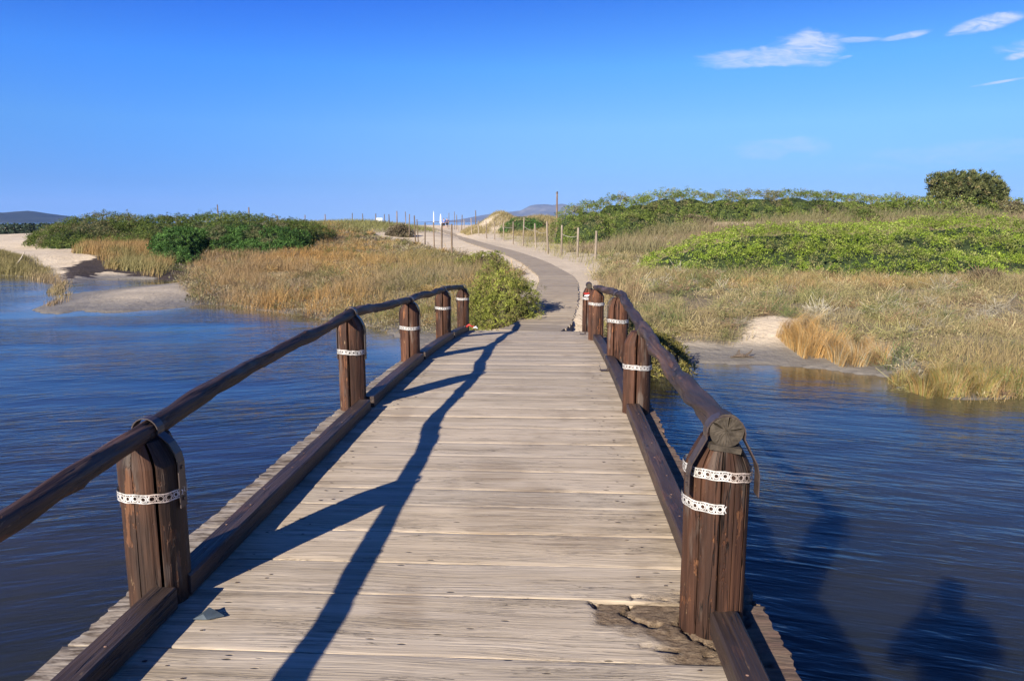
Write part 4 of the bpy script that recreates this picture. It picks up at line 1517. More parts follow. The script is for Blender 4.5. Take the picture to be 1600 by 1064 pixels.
def blades(name, x, y, h, w, col, seed, lean=0.35, bend=0.5, wind=(0.35, 0.1), parent=None, zoff=0.0, origin=None):
    """curved grass blades rooted on the ground"""
    r = np.random.default_rng(seed)
    n = len(x)
    z = ground(x, y) - 0.01 + zoff
    b = np.stack([x, y, z], -1)
    an = r.uniform(0, 2 * math.pi, n)
    side = np.stack([np.cos(an), np.sin(an), np.zeros(n)], -1)
    la = r.uniform(0, 2 * math.pi, n)
    ll = lean * r.uniform(0.1, 1.0, n)
    ld = np.stack([np.cos(la) * ll + wind[0] * 0.5, np.sin(la) * ll + wind[1] * 0.5, np.ones(n)], -1)
    ld = unit(ld)
    ld2 = unit(ld + bend * np.stack([np.cos(la), np.sin(la), -0.25 * np.ones(n)], -1) * r.uniform(0.2, 1.2, (n, 1)) + np.array([wind[0] * 0.5, wind[1] * 0.5, 0]))
    mid = b + ld * (h * 0.55)[:, None]
    tip = mid + ld2 * (h * 0.5)[:, None]
    s0 = side * (w / 2)[:, None]
    v = np.stack([b - s0, b + s0, mid - s0 * 0.75, mid + s0 * 0.75, tip], 1).reshape(-1, 3)
    i = np.arange(n)[:, None] * 5
    f = np.concatenate([i + np.array([[0, 1, 3]]), i + np.array([[0, 3, 2]]), i + np.array([[2, 3, 4]])], 1).reshape(-1, 3)
    c5 = np.repeat(col, 5, 0).reshape(n, 5, 3).copy()
    c5 = np.clip(c5, 0.01, 0.85)
    if origin is not None:
        v = v - np.array(origin)
    me = mesh_np(name, v, f, [M['grass']], col=c5.reshape(-1, 3))
    return link(name, me, parent)


def scatter(poly, n, seed, edge=0.35, dens=None):
    r = np.random.default_rng(seed)
    P = np.array(poly)
    lo, hi = P.min(0), P.max(0)
    out = []
    tot = 0
    for _ in range(60):
        q = r.uniform(lo, hi, (n * 2, 2))
        d = poly_dist(q[:, 0], q[:, 1], poly)
        pr = sstep(d + 0.6 * (fbm(q[:, 0] / 0.8, q[:, 1] / 0.8, seed + 1, 3) - 0.5), -edge, edge)
        if dens is not None:
            pr = pr * dens(q[:, 0], q[:, 1])
        k = r.uniform(size=len(q)) < pr
        out.append(q[k])
        tot += k.sum()
        if tot > n:
            break
    q = np.concatenate(out)[:n]
    pd, _ = path_near(q[:, 0], q[:, 1])
    wd = poly_dist(q[:, 0], q[:, 1], WATER)
    q = q[(pd > 0.9) & (wd < 0.15)]
    return q[:, 0], q[:, 1]


STRAW, ORANGE, OLIVE = np.array([0.40, 0.30, 0.155]), np.array([0.43, 0.245, 0.085]), np.array([0.20, 0.185, 0.06])
GREY, BROWN, GREEN = np.array([0.30, 0.26, 0.18]), np.array([0.22, 0.145, 0.085]), np.array([0.10, 0.15, 0.04])


def blend_cols(ws):
    """weights list of (array w, colour)"""
    tot = sum(w for w, _ in ws)[:, None]
    return sum(w[:, None] * c for w, c in ws) / tot


def neard(k):
    return lambda x, y: np.clip((k / np.maximum(y, 6)) ** 1.3, 0, 1)


# ------------------------------------------------------------------ grasses
def grass_left():
    x, y = scatter(GRASS_L, 100000, 11, 0.3, lambda x, y: np.clip((22 / np.maximum(y, 6)) ** 1.2, 0, 1) * (0.25 + 0.65 * sstep(fbm(x / 1.1, y / 1.4, 71, 3), 0.32, 0.5)))
    r = np.random.default_rng(5)
    s = x / y                                  # further left = drier and more orange
    n1 = fbm(x / 2.4, y / 3.2, 81, 3)
    n2 = fbm(x / 0.9, y / 1.2, 83, 3)
    wo = sstep(-s, 0.13, 0.33) * sstep(n1, 0.30, 0.6) * 2.2 + 0.15
    wl = sstep(s, -0.24, -0.04) * sstep(n2, 0.35, 0.6) * 2.0 + 0.1
    ws = np.full_like(x, 0.55)
    wg = sstep(n2, 0.55, 0.7) * 0.6 + 0.05
    col = blend_cols([(wo * 1.5, ORANGE), (wl, OLIVE), (ws, STRAW), (wg, GREY)])
    n3 = fbm(x / 0.75, y / 0.9, 84, 3)
    n4 = fbm(x / 5.0, y / 6.0, 86, 2)
    dark = sstep(n3, 0.40, 0.28)[:, None]
    col = col * (1 - 0.55 * dark) + np.array([0.13, 0.12, 0.06]) * 0.55 * dark
    grn = (sstep(n3, 0.60, 0.74) * sstep(s, -0.30, -0.1))[:, None]
    col = col * (1 - 0.6 * grn) + np.array([0.15, 0.18, 0.05]) * 0.6 * grn
    gry = (sstep(n4, 0.56, 0.70))[:, None]
    col = col * np.array([1.06, 1.0, 0.88])
    col = col * (1 - 0.45 * gry) + np.array([0.27, 0.235, 0.165]) * 0.45 * gry
    col *= (0.58 + 0.5 * r.uniform(size=(len(x), 1)))
    h = (0.24 + 0.40 * sstep(n1, 0.3, 0.7)) * r.uniform(0.5, 1.3, len(x)) * (1 - 0.45 * sstep(y, 24, 40))
    front = sstep(poly_dist(x, y, GRASS_L), 0.0, 1.6)
    h = h * (0.35 + 0.65 * front)
    w = 0.0055 * np.maximum(1, y / 17) * r.uniform(0.6, 1.4, len(x))
    h = h * (0.55 + 0.8 * sstep(n3, 0.3, 0.65))
    o = blades('dry_grass', x, y, h, w, col, 3, lean=0.5, bend=0.7)
    tag(o, 'orange and straw coloured dry grass covering the left bank', 'dry grass', kind='stuff')


def sandpatch(x, y):
    """bare sandy places and trodden ground in the right bank grass"""
    p = np.zeros_like(x)
    for px, py, a, b in ((1075, 428, 1.7, 1.3), (1150, 424, 1.6, 1.0), (1245, 446, 1.3, 0.9), (1330, 428, 1.6, 0.9), (1480, 524, 1.5, 0.5), (1110, 520, 0.8, 0.5), (1340, 520, 0.9, 0.4), (1230, 480, 0.8, 0.5), (1400, 470, 0.9, 0.6), (1090, 470, 0.7, 0.5), (1560, 470, 1.0, 0.7), (1040, 470, 0.5, 0.5)):
        cx, cy, _ = at(px, py, 0.42)
        p = np.maximum(p, np.exp(-((x - cx) / a) ** 2 - ((y - cy) / b) ** 2) * 1.3)
    return np.clip(p, 0, 1)


def grass_right():
    x, y = scatter(GRASS_R, 130000, 12, 0.3, lambda x, y: np.clip((20 / np.maximum(y, 6)) ** 1.2, 0, 1) * (0.08 + 0.92 * sstep(fbm(x / 1.5, y / 1.1, 72, 3), 0.36, 0.54)) * (1 - 0.85 * sandpatch(x, y)))
    r = np.random.default_rng(6)
    n1 = fbm(x / 2.8, y / 2.0, 85, 3)
    n2 = fbm(x / 0.8, y / 0.7, 87, 3)
    shore = sstep(-poly_dist(x, y, WATER), 3.2, 0.3)
    far = sstep(y, 14, 20)
    wo = shore * 0.9 * sstep(x, 3, 5) + 0.08
    wl = 0.6 * sstep(n1, 0.36, 0.6) + 0.20
    ws = np.full_like(x, 0.75)
    wg = sstep(n2, 0.45, 0.65) * 0.45 + 0.08
    wb = shore * 0.5 * sstep(n2, 0.5, 0.4)
    n3 = fbm(x / 1.4, y / 1.1, 89, 3)
    gmat = np.exp(-((x - 7.6) / 1.5) ** 2 - ((y - 23.2) / 0.9) ** 2)
    mats_ = np.exp(-((x - 9.0) / 2.6) ** 2 - ((y - 22.0) / 1.6) ** 2)
    col = blend_cols([(wo + 6.0 * mats_, ORANGE), (wl + 1.3 * sstep(n3, 0.55, 0.68), OLIVE), (ws, STRAW), (wg, GREY), (wb + 0.15 + 1.1 * sstep(n3, 0.44, 0.3), BROWN * 1.2), (0.7 * sstep(n2, 0.60, 0.74) + 5.0 * gmat, GREEN)])
    col *= (0.72 + 0.5 * r.uniform(size=(len(x), 1)))
    h = (0.14 + 0.22 * sstep(n1, 0.3, 0.7)) * r.uniform(0.45, 1.4, len(x))
    h = h * (0.5 + 0.5 * sstep(poly_dist(x, y, GRASS_R), 0.0, 1.2)) * (1 - 0.5 * np.clip(mats_ + gmat, 0, 1))
    tall = sstep(x, 4.2, 2.0) * sstep(y, 13.0, 15) * sstep(y, 26, 20)
    h = h * (1 + 0.75 * tall) * (0.55 + 0.9 * sstep(n2, 0.35, 0.65))
    w = 0.0055 * np.maximum(1, y / 15) * r.uniform(0.6, 1.4, len(x))
    o = blades('dry_grass', x, y, h, w, col, 4, lean=0.6, bend=0.8)
    tag(o, 'pale straw and olive dry grass covering the right bank', 'dry grass', kind='stuff')


def grass_other():
    r = np.random.default_rng(8)
    x, y = scatter(GRASS_B, 26000, 13, 0.3)
    n1 = fbm(x / 2, y / 2, 91, 3)
    col = blend_cols([(np.full_like(x, 0.5), STRAW * 0.8), (sstep(n1, 0.35, 0.6), OLIVE), (sstep(x, -19, -16) + 0.1, BROWN * 1.3)]) * (0.7 + 0.5 * r.uniform(size=(len(x), 1)))
    h = 0.55 * r.uniform(0.5, 1.3, len(x)) * (0.3 + 0.7 * sstep(poly_dist(x, y, GRASS_B), 0, 1.5))
    o = blades('dry_grass', x, y, h, 0.013 * r.uniform(0.6, 1.4, len(x)), col, 14)
    tag(o, 'olive brown grass on the low bank at the far left waterline', 'dry grass', kind='stuff')
    x, y = scatter(GRASS_M, 20000, 15, 0.3)
    n1 = fbm(x / 2, y / 2, 93, 3)
    col = blend_cols([(np.full_like(x, 0.5), STRAW * 0.85), (sstep(n1, 0.35, 0.6), OLIVE), (sstep(n1, 0.6, 0.4), ORANGE * 0.8)]) * (0.7 + 0.5 * r.uniform(size=(len(x), 1)))
    h = 0.6 * r.uniform(0.5, 1.3, len(x))
    o = blades('dry_grass', x, y, h, 0.017 * r.uniform(0.6, 1.4, len(x)), col, 16)
    tag(o, 'tan and green grass in front of the big green mound on the left', 'dry grass', kind='stuff')
    # sparse grass on the dunes
    poly = [(-19, 62), (-10, 60), (-6, 66), (-8, 76), (-20, 82), (-26, 72)]
    dens = lambda x, y: sstep(ground(x, y), 1.25, 1.75)
    x, y = scatter(poly, 15000, 17, 1.0, dens)
    col = blend_cols([(np.full_like(x, 0.6), OLIVE), (np.full_like(x, 0.5), GREEN), (np.full_like(x, 0.3), STRAW)]) * (0.7 + 0.5 * r.uniform(size=(len(x), 1)))
    o = blades('dune_grass', x, y, 0.45 * r.uniform(0.5, 1.3, len(x)), 0.03 * r.uniform(0.6, 1.4, len(x)), col, 18)
    tag(o, 'green tuft grass on the crest of the left sand dune', 'dune grass', kind='stuff')
    poly = [(-6, 76), (9, 58), (12, 66), (10, 86), (0, 98), (-6, 92)]
    dens = lambda x, y: sstep(fbm(x / 1.8, y / 5, 95, 3), 0.30, 0.48)
    x, y = scatter(poly, 26000, 19, 1.0, dens)
    col = blend_cols([(np.full_like(x, 0.6), OLIVE * 1.1), (np.full_like(x, 0.35), BROWN), (np.full_like(x, 0.5), STRAW)]) * (0.7 + 0.5 * r.uniform(size=(len(x), 1)))
    o = blades('dune_grass', x, y, 0.40 * r.uniform(0.5, 1.3, len(x)), 0.032 * r.uniform(0.6, 1.4, len(x)), col, 20)
    tag(o, 'olive brown grass on the middle dune below the tall pole', 'dune grass', kind='stuff')
    # along the roped fence, right of the path
    poly = landpoly([(742, 371), (800, 384), (850, 398), (925, 424), (938, 400), (900, 378), (830, 368), (770, 366)])
    dens = lambda x, y: 0.12 + sstep(fbm(x / 0.9, y / 1.6, 97, 3), 0.38, 0.55)
    x, y = scatter(poly, 12000, 21, 0.5, dens)
    pd, _ = path_near(x, y)
    k = pd > 1.7
    x, y = x[k], y[k]
    col = blend_cols([(np.full_like(x, 0.7), OLIVE), (np.full_like(x, 0.5), STRAW), (np.full_like(x, 0.25), GREEN)]) * (0.7 + 0.5 * r.uniform(size=(len(x), 1)))
    o = blades('dune_grass', x, y, 0.34 * r.uniform(0.4, 1.3, len(x)), 0.014 * r.uniform(0.6, 1.4, len(x)), col, 22)
    tag(o, 'sparse olive grass behind the roped fence posts right of the boardwalk', 'dune grass', kind='stuff')
    # brown scrub grass between the right mound and the back hill
    x, y = scatter(SCRUB_B, 42000, 23, 0.8)
    n1 = fbm(x / 3, y / 3, 99, 3)
    col = blend_cols([(np.full_like(x, 0.5), GREY * 0.85), (sstep(n1, 0.4, 0.6), OLIVE * 0.8), (sstep(n1, 0.6, 0.4), BROWN), (np.full_like(x, 0.2), STRAW)]) * (0.7 + 0.5 * r.uniform(size=(len(x), 1)))
    o = blades('scrub_grass', x, y, (0.5 + 0.5 * sstep(n1, 0.35, 0.65)) * r.uniform(0.5, 1.3, len(x)), 0.022 * r.uniform(0.6, 1.4, len(x)), col, 24, lean=0.7)
    tag(o, 'grey brown scrubby grass between the bright mound and the back hill', 'scrub', kind='stuff')


grass_left()
grass_right()
grass_other()


def undergrowth(name, label, poly, n, seed, palette, size, leaf, hmax, dens=None):
    """low twiggy growth among the grass that nobody could count"""
    r = np.random.default_rng(seed)
    x, y = scatter(poly, n, seed, 0.2, dens)
    n = len(x)
    z = ground(x, y)
    per = 26
    cc = pick(palette, n, r) * (1 + 0.2 * r.normal(size=(n, 1)))
    S = np.repeat(size * r.uniform(0.5, 1.4, n), per)[:, None]
    P = np.repeat(np.stack([x, y, z], -1), per, 0)
    o = unit(r.normal(size=P.shape))
    o[:, 2] = np.abs(o[:, 2])
    c = P + o * S * np.array([1, 1, hmax]) * r.uniform(0.3, 1, (len(P), 1))
    ax = unit(o + np.array([0, 0, 0.6]) + 0.5 * r.normal(size=P.shape))
    nn = unit(o + 0.8 * r.normal(size=P.shape))
    sc = np.repeat(np.maximum(1, y / 16), per)
    col = np.clip(np.repeat(cc, per, 0) * (1 + 0.25 * r.normal(size=(len(P), 1))), 0.01, 0.7)
    me = leaves_mesh(name, c, ax, nn, leaf[0] * sc * r.uniform(0.6, 1.4, len(P)), leaf[1] * sc * r.uniform(0.6, 1.4, len(P)), col, M['leaf'])
    tag(link(name, me), label, 'undergrowth', kind='stuff')


undergrowth('undergrowth', 'grey green and straw low scrub growing through the right bank grass', GRASS_R, 3600, 31,
            [((0.26, 0.23, 0.11), 3), ((0.33, 0.27, 0.15), 3), ((0.17, 0.16, 0.07), 2), ((0.21, 0.15, 0.10), 1), ((0.11, 0.13, 0.055), 1)], 0.20, (0.05, 0.014), 1.1,
            lambda x, y: np.clip((16 / np.maximum(y, 6)) ** 1.5, 0, 1) * sstep(fbm(x / 1.2, y / 1.0, 72, 3), 0.34, 0.52))
undergrowth('undergrowth', 'grey brown low scrub along the water edge of the left bank', GRASS_L, 2200, 33,
            [((0.28, 0.23, 0.14), 3), ((0.22, 0.20, 0.11), 3), ((0.19, 0.15, 0.12), 2), ((0.13, 0.14, 0.06), 1)], 0.22, (0.055, 0.016), 1.0,
            lambda x, y: np.clip(1.3 - poly_dist(x, y, GRASS_L) / 3.2, 0.10, 1) * np.clip((18 / np.maximum(y, 6)) ** 1.5, 0, 1))

def scrub_tufts(name, label, poly, n, seed, palette, size, dens=None):
    """rounded tufts of fine stiff twigs, dark at the base, too many to count"""
    r = np.random.default_rng(seed)
    x, y = scatter(poly, n, seed, 0.2, dens)
    n = len(x)
    z = ground(x, y)
    per = 112
    S = size * r.uniform(0.45, 1.5, n)
    cc = pick(palette, n, r) * (1 + 0.15 * r.normal(size=(n, 1)))
    o = unit(r.normal(size=(n * per, 3)))
    o[:, 2] = np.abs(o[:, 2]) * 0.9 + 0.12
    o = unit(o)
    P = np.repeat(np.stack([x, y, z], -1), per, 0)
    SS = np.repeat(S, per)[:, None]
    a = P + o * SS * r.uniform(0.1, 0.75, (n * per, 1)) + 0.12 * SS * r.normal(size=o.shape)
    b = P + (o + 0.45 * r.normal(size=o.shape)) * SS * r.uniform(0.45, 1.15, (n * per, 1)) * np.array([1, 1, 0.85])
    b[:, 2] = np.maximum(b[:, 2], P[:, 2] + 0.01)
    side = unit(np.cross(b - a, r.normal(size=o.shape)))
    w = 0.0031 * np.maximum(1, np.repeat(y, per) / 15)[:, None] * r.uniform(0.6, 1.4, (n * per, 1))
    v = np.stack([a - side * w * 0.5, a + side * w * 0.5, b + side * w, b - side * w], 1).reshape(-1, 3)
    col = np.clip(np.repeat(cc, per, 0) * (0.7 + 0.6 * r.uniform(size=(n * per, 1))), 0.01, 0.8)
    me = mesh_np(name, v, np.arange(len(v)).reshape(-1, 4), [M['grass']], col=np.repeat(col, 4, 0))
    tag(link(name, me), label, 'scrub', kind='stuff')


TUFTC = [((0.36, 0.285, 0.145), 4), ((0.28, 0.25, 0.10), 3), ((0.19, 0.195, 0.07), 2), ((0.24, 0.15, 0.085), 2.5), ((0.36, 0.32, 0.24), 2), ((0.12, 0.15, 0.05), 2)]
scrub_tufts('scrub_tufts', 'rounded straw and olive twiggy tufts scattered through the right bank', GRASS_R, 1250, 131, TUFTC, 0.24,
            lambda x, y: np.clip((15 / np.maximum(y, 6)) ** 1.4, 0, 1) * (1 - 0.8 * sandpatch(x, y)))
scrub_tufts('scrub_tufts', 'grey brown twiggy tufts scattered through the left bank grass', GRASS_L, 650, 133, [((0.27, 0.20, 0.105), 3), ((0.21, 0.175, 0.07), 3), ((0.15, 0.155, 0.05), 1.5), ((0.19, 0.14, 0.10), 1.5), ((0.34, 0.215, 0.08), 2.5)], 0.26,
            lambda x, y: np.clip((17 / np.maximum(y, 6)) ** 1.3, 0, 1))

# ------------------------------------------------------------------ shrubs and mounds
MASTIC = [((0.095, 0.130, 0.028), 4), ((0.135, 0.170, 0.040), 4), ((0.060, 0.085, 0.020), 3), ((0.18, 0.175, 0.06), 1)]
BRIGHT = [((0.20, 0.265, 0.032), 5), ((0.255, 0.31, 0.050), 4), ((0.14, 0.205, 0.026), 3), ((0.28, 0.29, 0.09), 2)]
HILL = [((0.135, 0.175, 0.034), 4), ((0.175, 0.21, 0.048), 4), ((0.10, 0.14, 0.030), 2), ((0.23, 0.20, 0.09), 1.5)]
DARKG = [((0.066, 0.135, 0.032), 4), ((0.095, 0.175, 0.040), 3), ((0.042, 0.09, 0.022), 2)]
DRY = [((0.16, 0.125, 0.075), 4), ((0.21, 0.17, 0.11), 3), ((0.11, 0.10, 0.05), 2)]
PALE = [((0.19, 0.23, 0.11), 3), ((0.24, 0.27, 0.15), 3), ((0.13, 0.17, 0.07), 1)]

lob = []
for px, top, Y, rx, ry in ((112, 362, 50, 2.3, 3.0), (135, 352, 50, 2.8, 4), (165, 340, 51, 3.6, 4), (205, 341, 52, 3.6, 4), (250, 343, 52, 3.6, 4), (295, 343, 51, 3.6, 4),
                           (345, 340, 51, 3.6, 4), (385, 341, 51, 3.2, 4), (425, 347, 52, 3.0, 4), (460, 350, 54, 2.6, 3.5), (128, 377, 47, 2.3, 2.2), (190, 372, 47.5, 4, 2.6), (270, 370, 47, 4, 2.6)):
    x, _, z = atY(px, top, Y)
    lob.append((x, Y, rx, ry, z - gz(x, Y) + 0.1))
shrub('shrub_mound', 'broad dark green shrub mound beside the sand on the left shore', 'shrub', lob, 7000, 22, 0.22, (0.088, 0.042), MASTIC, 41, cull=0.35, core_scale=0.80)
lob = []
for px, top, Y, rx, ry in ((275, 362, 39.5, 1.3, 1.6), (264, 380, 37.8, 0.8, 1.0), (280, 392, 36.5, 0.9, 0.8), (305, 358, 42, 1.5, 1.8), (345, 356, 42.5, 1.6, 1.8), (385, 355, 43, 1.6, 1.8), (425, 359, 43, 1.5, 1.6), (458, 363, 43, 1.2, 1.4),
                           (400, 380, 40.5, 1.3, 1.2), (440, 378, 41, 1.2, 1.2), (350, 375, 41, 1.3, 1.3), (285, 385, 39.5, 1.0, 1.0)):
    x, _, z = atY(px, top, Y)
    lob.append((x, Y, rx, ry, z - gz(x, Y) + 0.1))
shrub('shrub_mound', 'deep green leafy thicket rising behind the orange grass in front of the broad mound', 'shrub', lob, 3200, 22, 0.16, (0.09, 0.045), DARKG, 43, cull=0.4)

lob = []
for px, top, Y, rx, ry in ((1050, 402, 28, 1.4, 1.6), (1085, 384, 28.5, 1.9, 2.2), (1130, 366, 29, 2.4, 2.6), (1185, 355, 29.5, 2.6, 2.8), (1245, 351, 30, 2.8, 2.8), (1310, 352, 30.3, 3, 2.8),
                           (1380, 349, 30.5, 3, 3), (1450, 342, 31, 3.2, 3), (1520, 339, 31.5, 3.4, 3), (1600, 347, 31, 3.6, 3), (1690, 350, 31, 3.6, 3), (1780, 352, 31, 3.6, 3),
                           (1180, 372, 28.3, 2, 1.6), (1262, 367, 28.6, 2.2, 1.6), (1345, 368, 28.4, 2.2, 1.8), (1425, 364, 28.2, 2.2, 1.8), (1500, 368, 28.2, 2.4, 1.8), (1585, 372, 28.4, 2.4, 1.8), (1130, 382, 28.0, 1.6, 1.4),
                           (1150, 392, 27, 2, 1.4), (1220, 386, 27.2, 2.4, 1.5), (1300, 384, 27, 2.4, 1.6), (1380, 386, 26, 2.4, 2.0), (1460, 394, 25.6, 2.4, 2), (1540, 400, 25.6, 2.4, 1.8),
                           (1620, 402, 25.8, 2.4, 1.8), (1410, 414, 24.6, 1.6, 1.0), (1500, 425, 24.2, 1.8, 1.0), (1090, 406, 27.2, 1.3, 1.0)):
    x, _, z = atY(px, top, Y)
    lob.append((x, Y, rx, ry, z - gz(x, Y) + 0.02))
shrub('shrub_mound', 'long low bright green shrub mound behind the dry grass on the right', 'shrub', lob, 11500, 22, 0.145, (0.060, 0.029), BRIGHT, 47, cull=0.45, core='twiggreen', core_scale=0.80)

lob = []
for px, top, Y, rx, ry in ((895, 330, 54, 1.5, 2.5), (925, 322, 54, 1.8, 3), (962, 312, 54, 2.3, 3), (1000, 306, 55, 2.6, 3), (1040, 306, 55, 2.8, 3), (1085, 303, 55, 2.8, 3), (1130, 303, 55, 2.8, 3),
                           (1180, 303, 55, 3, 3), (1230, 303, 56, 3, 3), (1280, 305, 56, 3, 3), (1330, 307, 57, 3, 3), (1380, 309, 57, 3, 3), (1430, 310, 57, 3, 3),
                           (930, 336, 51, 2.2, 2.2), (985, 330, 51.5, 2.4, 2.4), (1045, 328, 52, 2.2, 2.0), (1010, 318, 53, 1.6, 1.4), (1110, 312, 53.5, 1.6, 1.2), (1210, 310, 54, 1.5, 1.2), (915, 322, 53, 1.2, 1.2)):
    x, _, z = atY(px, top, Y)
    lob.append((x, Y + random.uniform(-.6, .6), rx * random.uniform(.85, 1.2), ry, max(0.7, z - gz(x, Y) + random.uniform(-0.05, 0.22))))
shrub('shrub_mound', 'long green thicket along the crest of the back hill on the right', 'shrub', lob, 7500, 22, 0.22, (0.088, 0.042), HILL, 53, cull=0.35, core_scale=0.80)
lob = []
for px, top, Y, rx, ry in ((1420, 318, 55, 3, 2), (1470, 319, 55, 3, 2), (1540, 318, 56, 3.5, 2), (1610, 317, 57, 4, 3), (1680, 316, 58, 4, 3), (1760, 316, 58, 4, 3)):
    x, _, z = atY(px, top, Y)
    lob.append((x, Y, rx, ry, max(0.8, z - gz(x, Y) + 0.1)))
shrub('shrub_mound', 'low green growth on the hill crest below and right of the round tree', 'shrub', lob, 1500, 14, 0.30, (0.17, 0.085), HILL, 55, cull=0.4)

small = [  # px
    (952, 322, 24, 14, DRY, 'rust brown bush on the left shoulder of the back hill thicket', 'twig'),
    (1035, 332, 32, 13, PALE, 'pale straw coloured bush in the middle of the back hill slope', 'twig'),
    (1095, 338, 28, 12, PALE, 'pale bush on the back hill slope just right of the straw coloured one', 'twig'),
    (1180, 336, 40, 15, HILL, 'green bush low on the back hill slope above the bright mound', 'twiggreen'),  # px, foot py, half width, height, palette, label, core
    (1275, 332, 44, 18, DRY, 'brown dry bush on the slope between the bright mound and the crest thicket', 'twig'),
    (1345, 347, 30, 17, MASTIC, 'dark olive bush on the slope at the top edge of the bright mound', 'twig'),
    (1420, 334, 34, 15, DRY, 'brown dry bush on the slope just left of the round tree', 'twig'),
    (1475, 336, 40, 17, DRY, 'grey brown bush directly under the round tree', 'twig'),
    (1580, 340, 40, 22, DRY, 'tall grey brown bush on the slope right of the round tree', 'twig'),
    (1065, 352, 46, 14, DRY, 'low brown bush at the foot of the crest thicket', 'twig'),
    (818, 361, 37, 18, DARKG, 'round dark green bush behind the roped fence', 'twiggreen'),
    (884, 355, 17, 17, PALE, 'pale grey green bush at the left foot of the back hill', 'twig'),
    (624, 370, 20, 18, DRY, 'brown bush on the dune left of the boardwalk', 'twig'),
]
for j, (px, py, hw, hh, pal, lab, core) in enumerate(small):
    x, y, z = hit(px, py, 1.0)
    k = y / FPX
    wx, hz = hw * k, hh * k * 1.05
    shrub('shrub', lab, 'shrub', [(x, y, wx * 0.75, wx * 0.5, hz), (x - wx * 0.45, y + 0.1, wx * 0.55, wx * 0.45, hz * 0.75), (x + wx * 0.45, y + 0.1, wx * 0.55, wx * 0.45, hz * 0.8)],
          520, 14, 0.16, (0.11, 0.045), pal, 60 + j, cull=0.6, core=core)

# green bush beside the bridge end
x, y, z = at(783, 503, 0.33)
NEARB = [((0.20, 0.215, 0.042), 4), ((0.28, 0.29, 0.06), 4), ((0.14, 0.155, 0.036), 3), ((0.29, 0.25, 0.08), 1), ((0.14, 0.105, 0.05), 1)]
shrub('shrub', 'bushy green shrub beside the far end of the bridge, its shade on the boardwalk', 'shrub',
      [(x, y + 0.45, 0.58, 0.5, 1.10), (x - 0.32, y + 0.4, 0.38, 0.42, 0.85), (x + 0.3, y + 0.42, 0.36, 0.42, 0.85), (x + 0.02, y + 0.12, 0.46, 0.3, 0.62)],
      1500, 16, 0.10, (0.060, 0.012), NEARB, 71, core='twig', rough=0.42, core_scale=0.68, up=1.2)
x, y, z = at(760, 425, 0.5)
shrub('shrub', 'small olive bush in the grass at the bend left of the boardwalk', 'shrub', [(x, y, 0.75, 0.6, 0.75), (x - 0.6, y + 0.3, 0.6, 0.5, 0.6)], 500, 14, 0.10, (0.08, 0.022), NEARB, 72, core='twig', rough=0.2, up=0.9)
# growth hugging the right abutment
x, y, z = at(1030, 585, 0.15)
shrub('shrub', 'yellow green bush overhanging the water beside the second right post', 'shrub', [(x + 0.15, y + 1.2, 0.55, 0.7, 0.62), (x - 0.2, y + 1.7, 0.6, 0.7, 0.7)], 900, 14, 0.08, (0.06, 0.016),
      [((0.21, 0.17, 0.045), 3), ((0.16, 0.145, 0.04), 3), ((0.10, 0.10, 0.03), 2)], 73, core='twig', rough=0.25, up=0.8)
# pale dead bushes in the right grass
for (px, py, hw, hh, lab, sd_) in ((1330, 424, 40, 26, 'pale grey dead bush at the foot of the bright mound', 81), (1178, 425, 14, 11, 'small silver grey dead bush beside the bright mound', 82),
                                   (1548, 452, 24, 15, 'dark brown dead bush in the dry grass on the far right', 83)):
    x, y, z = at(px, py, 0.5)
    k = y / FPX
    pal = [((0.36, 0.31, 0.23), 3), ((0.29, 0.25, 0.19), 3)] if sd_ != 83 else [((0.14, 0.10, 0.075), 3), ((0.20, 0.15, 0.11), 2)]
    shrub('dead_shrub', lab, 'dead shrub', [(x, y + hw * k * 0.5, hw * k * 0.9, hw * k * 0.6, hh * k), (x - hw * k * 0.4, y + hw * k * 0.5, hw * k * 0.6, hw * k * 0.4, hh * k * 0.7)],
          420, 14, 0.12, (0.10, 0.014), pal, sd_, core='twig', rough=0.2, core_scale=0.75)


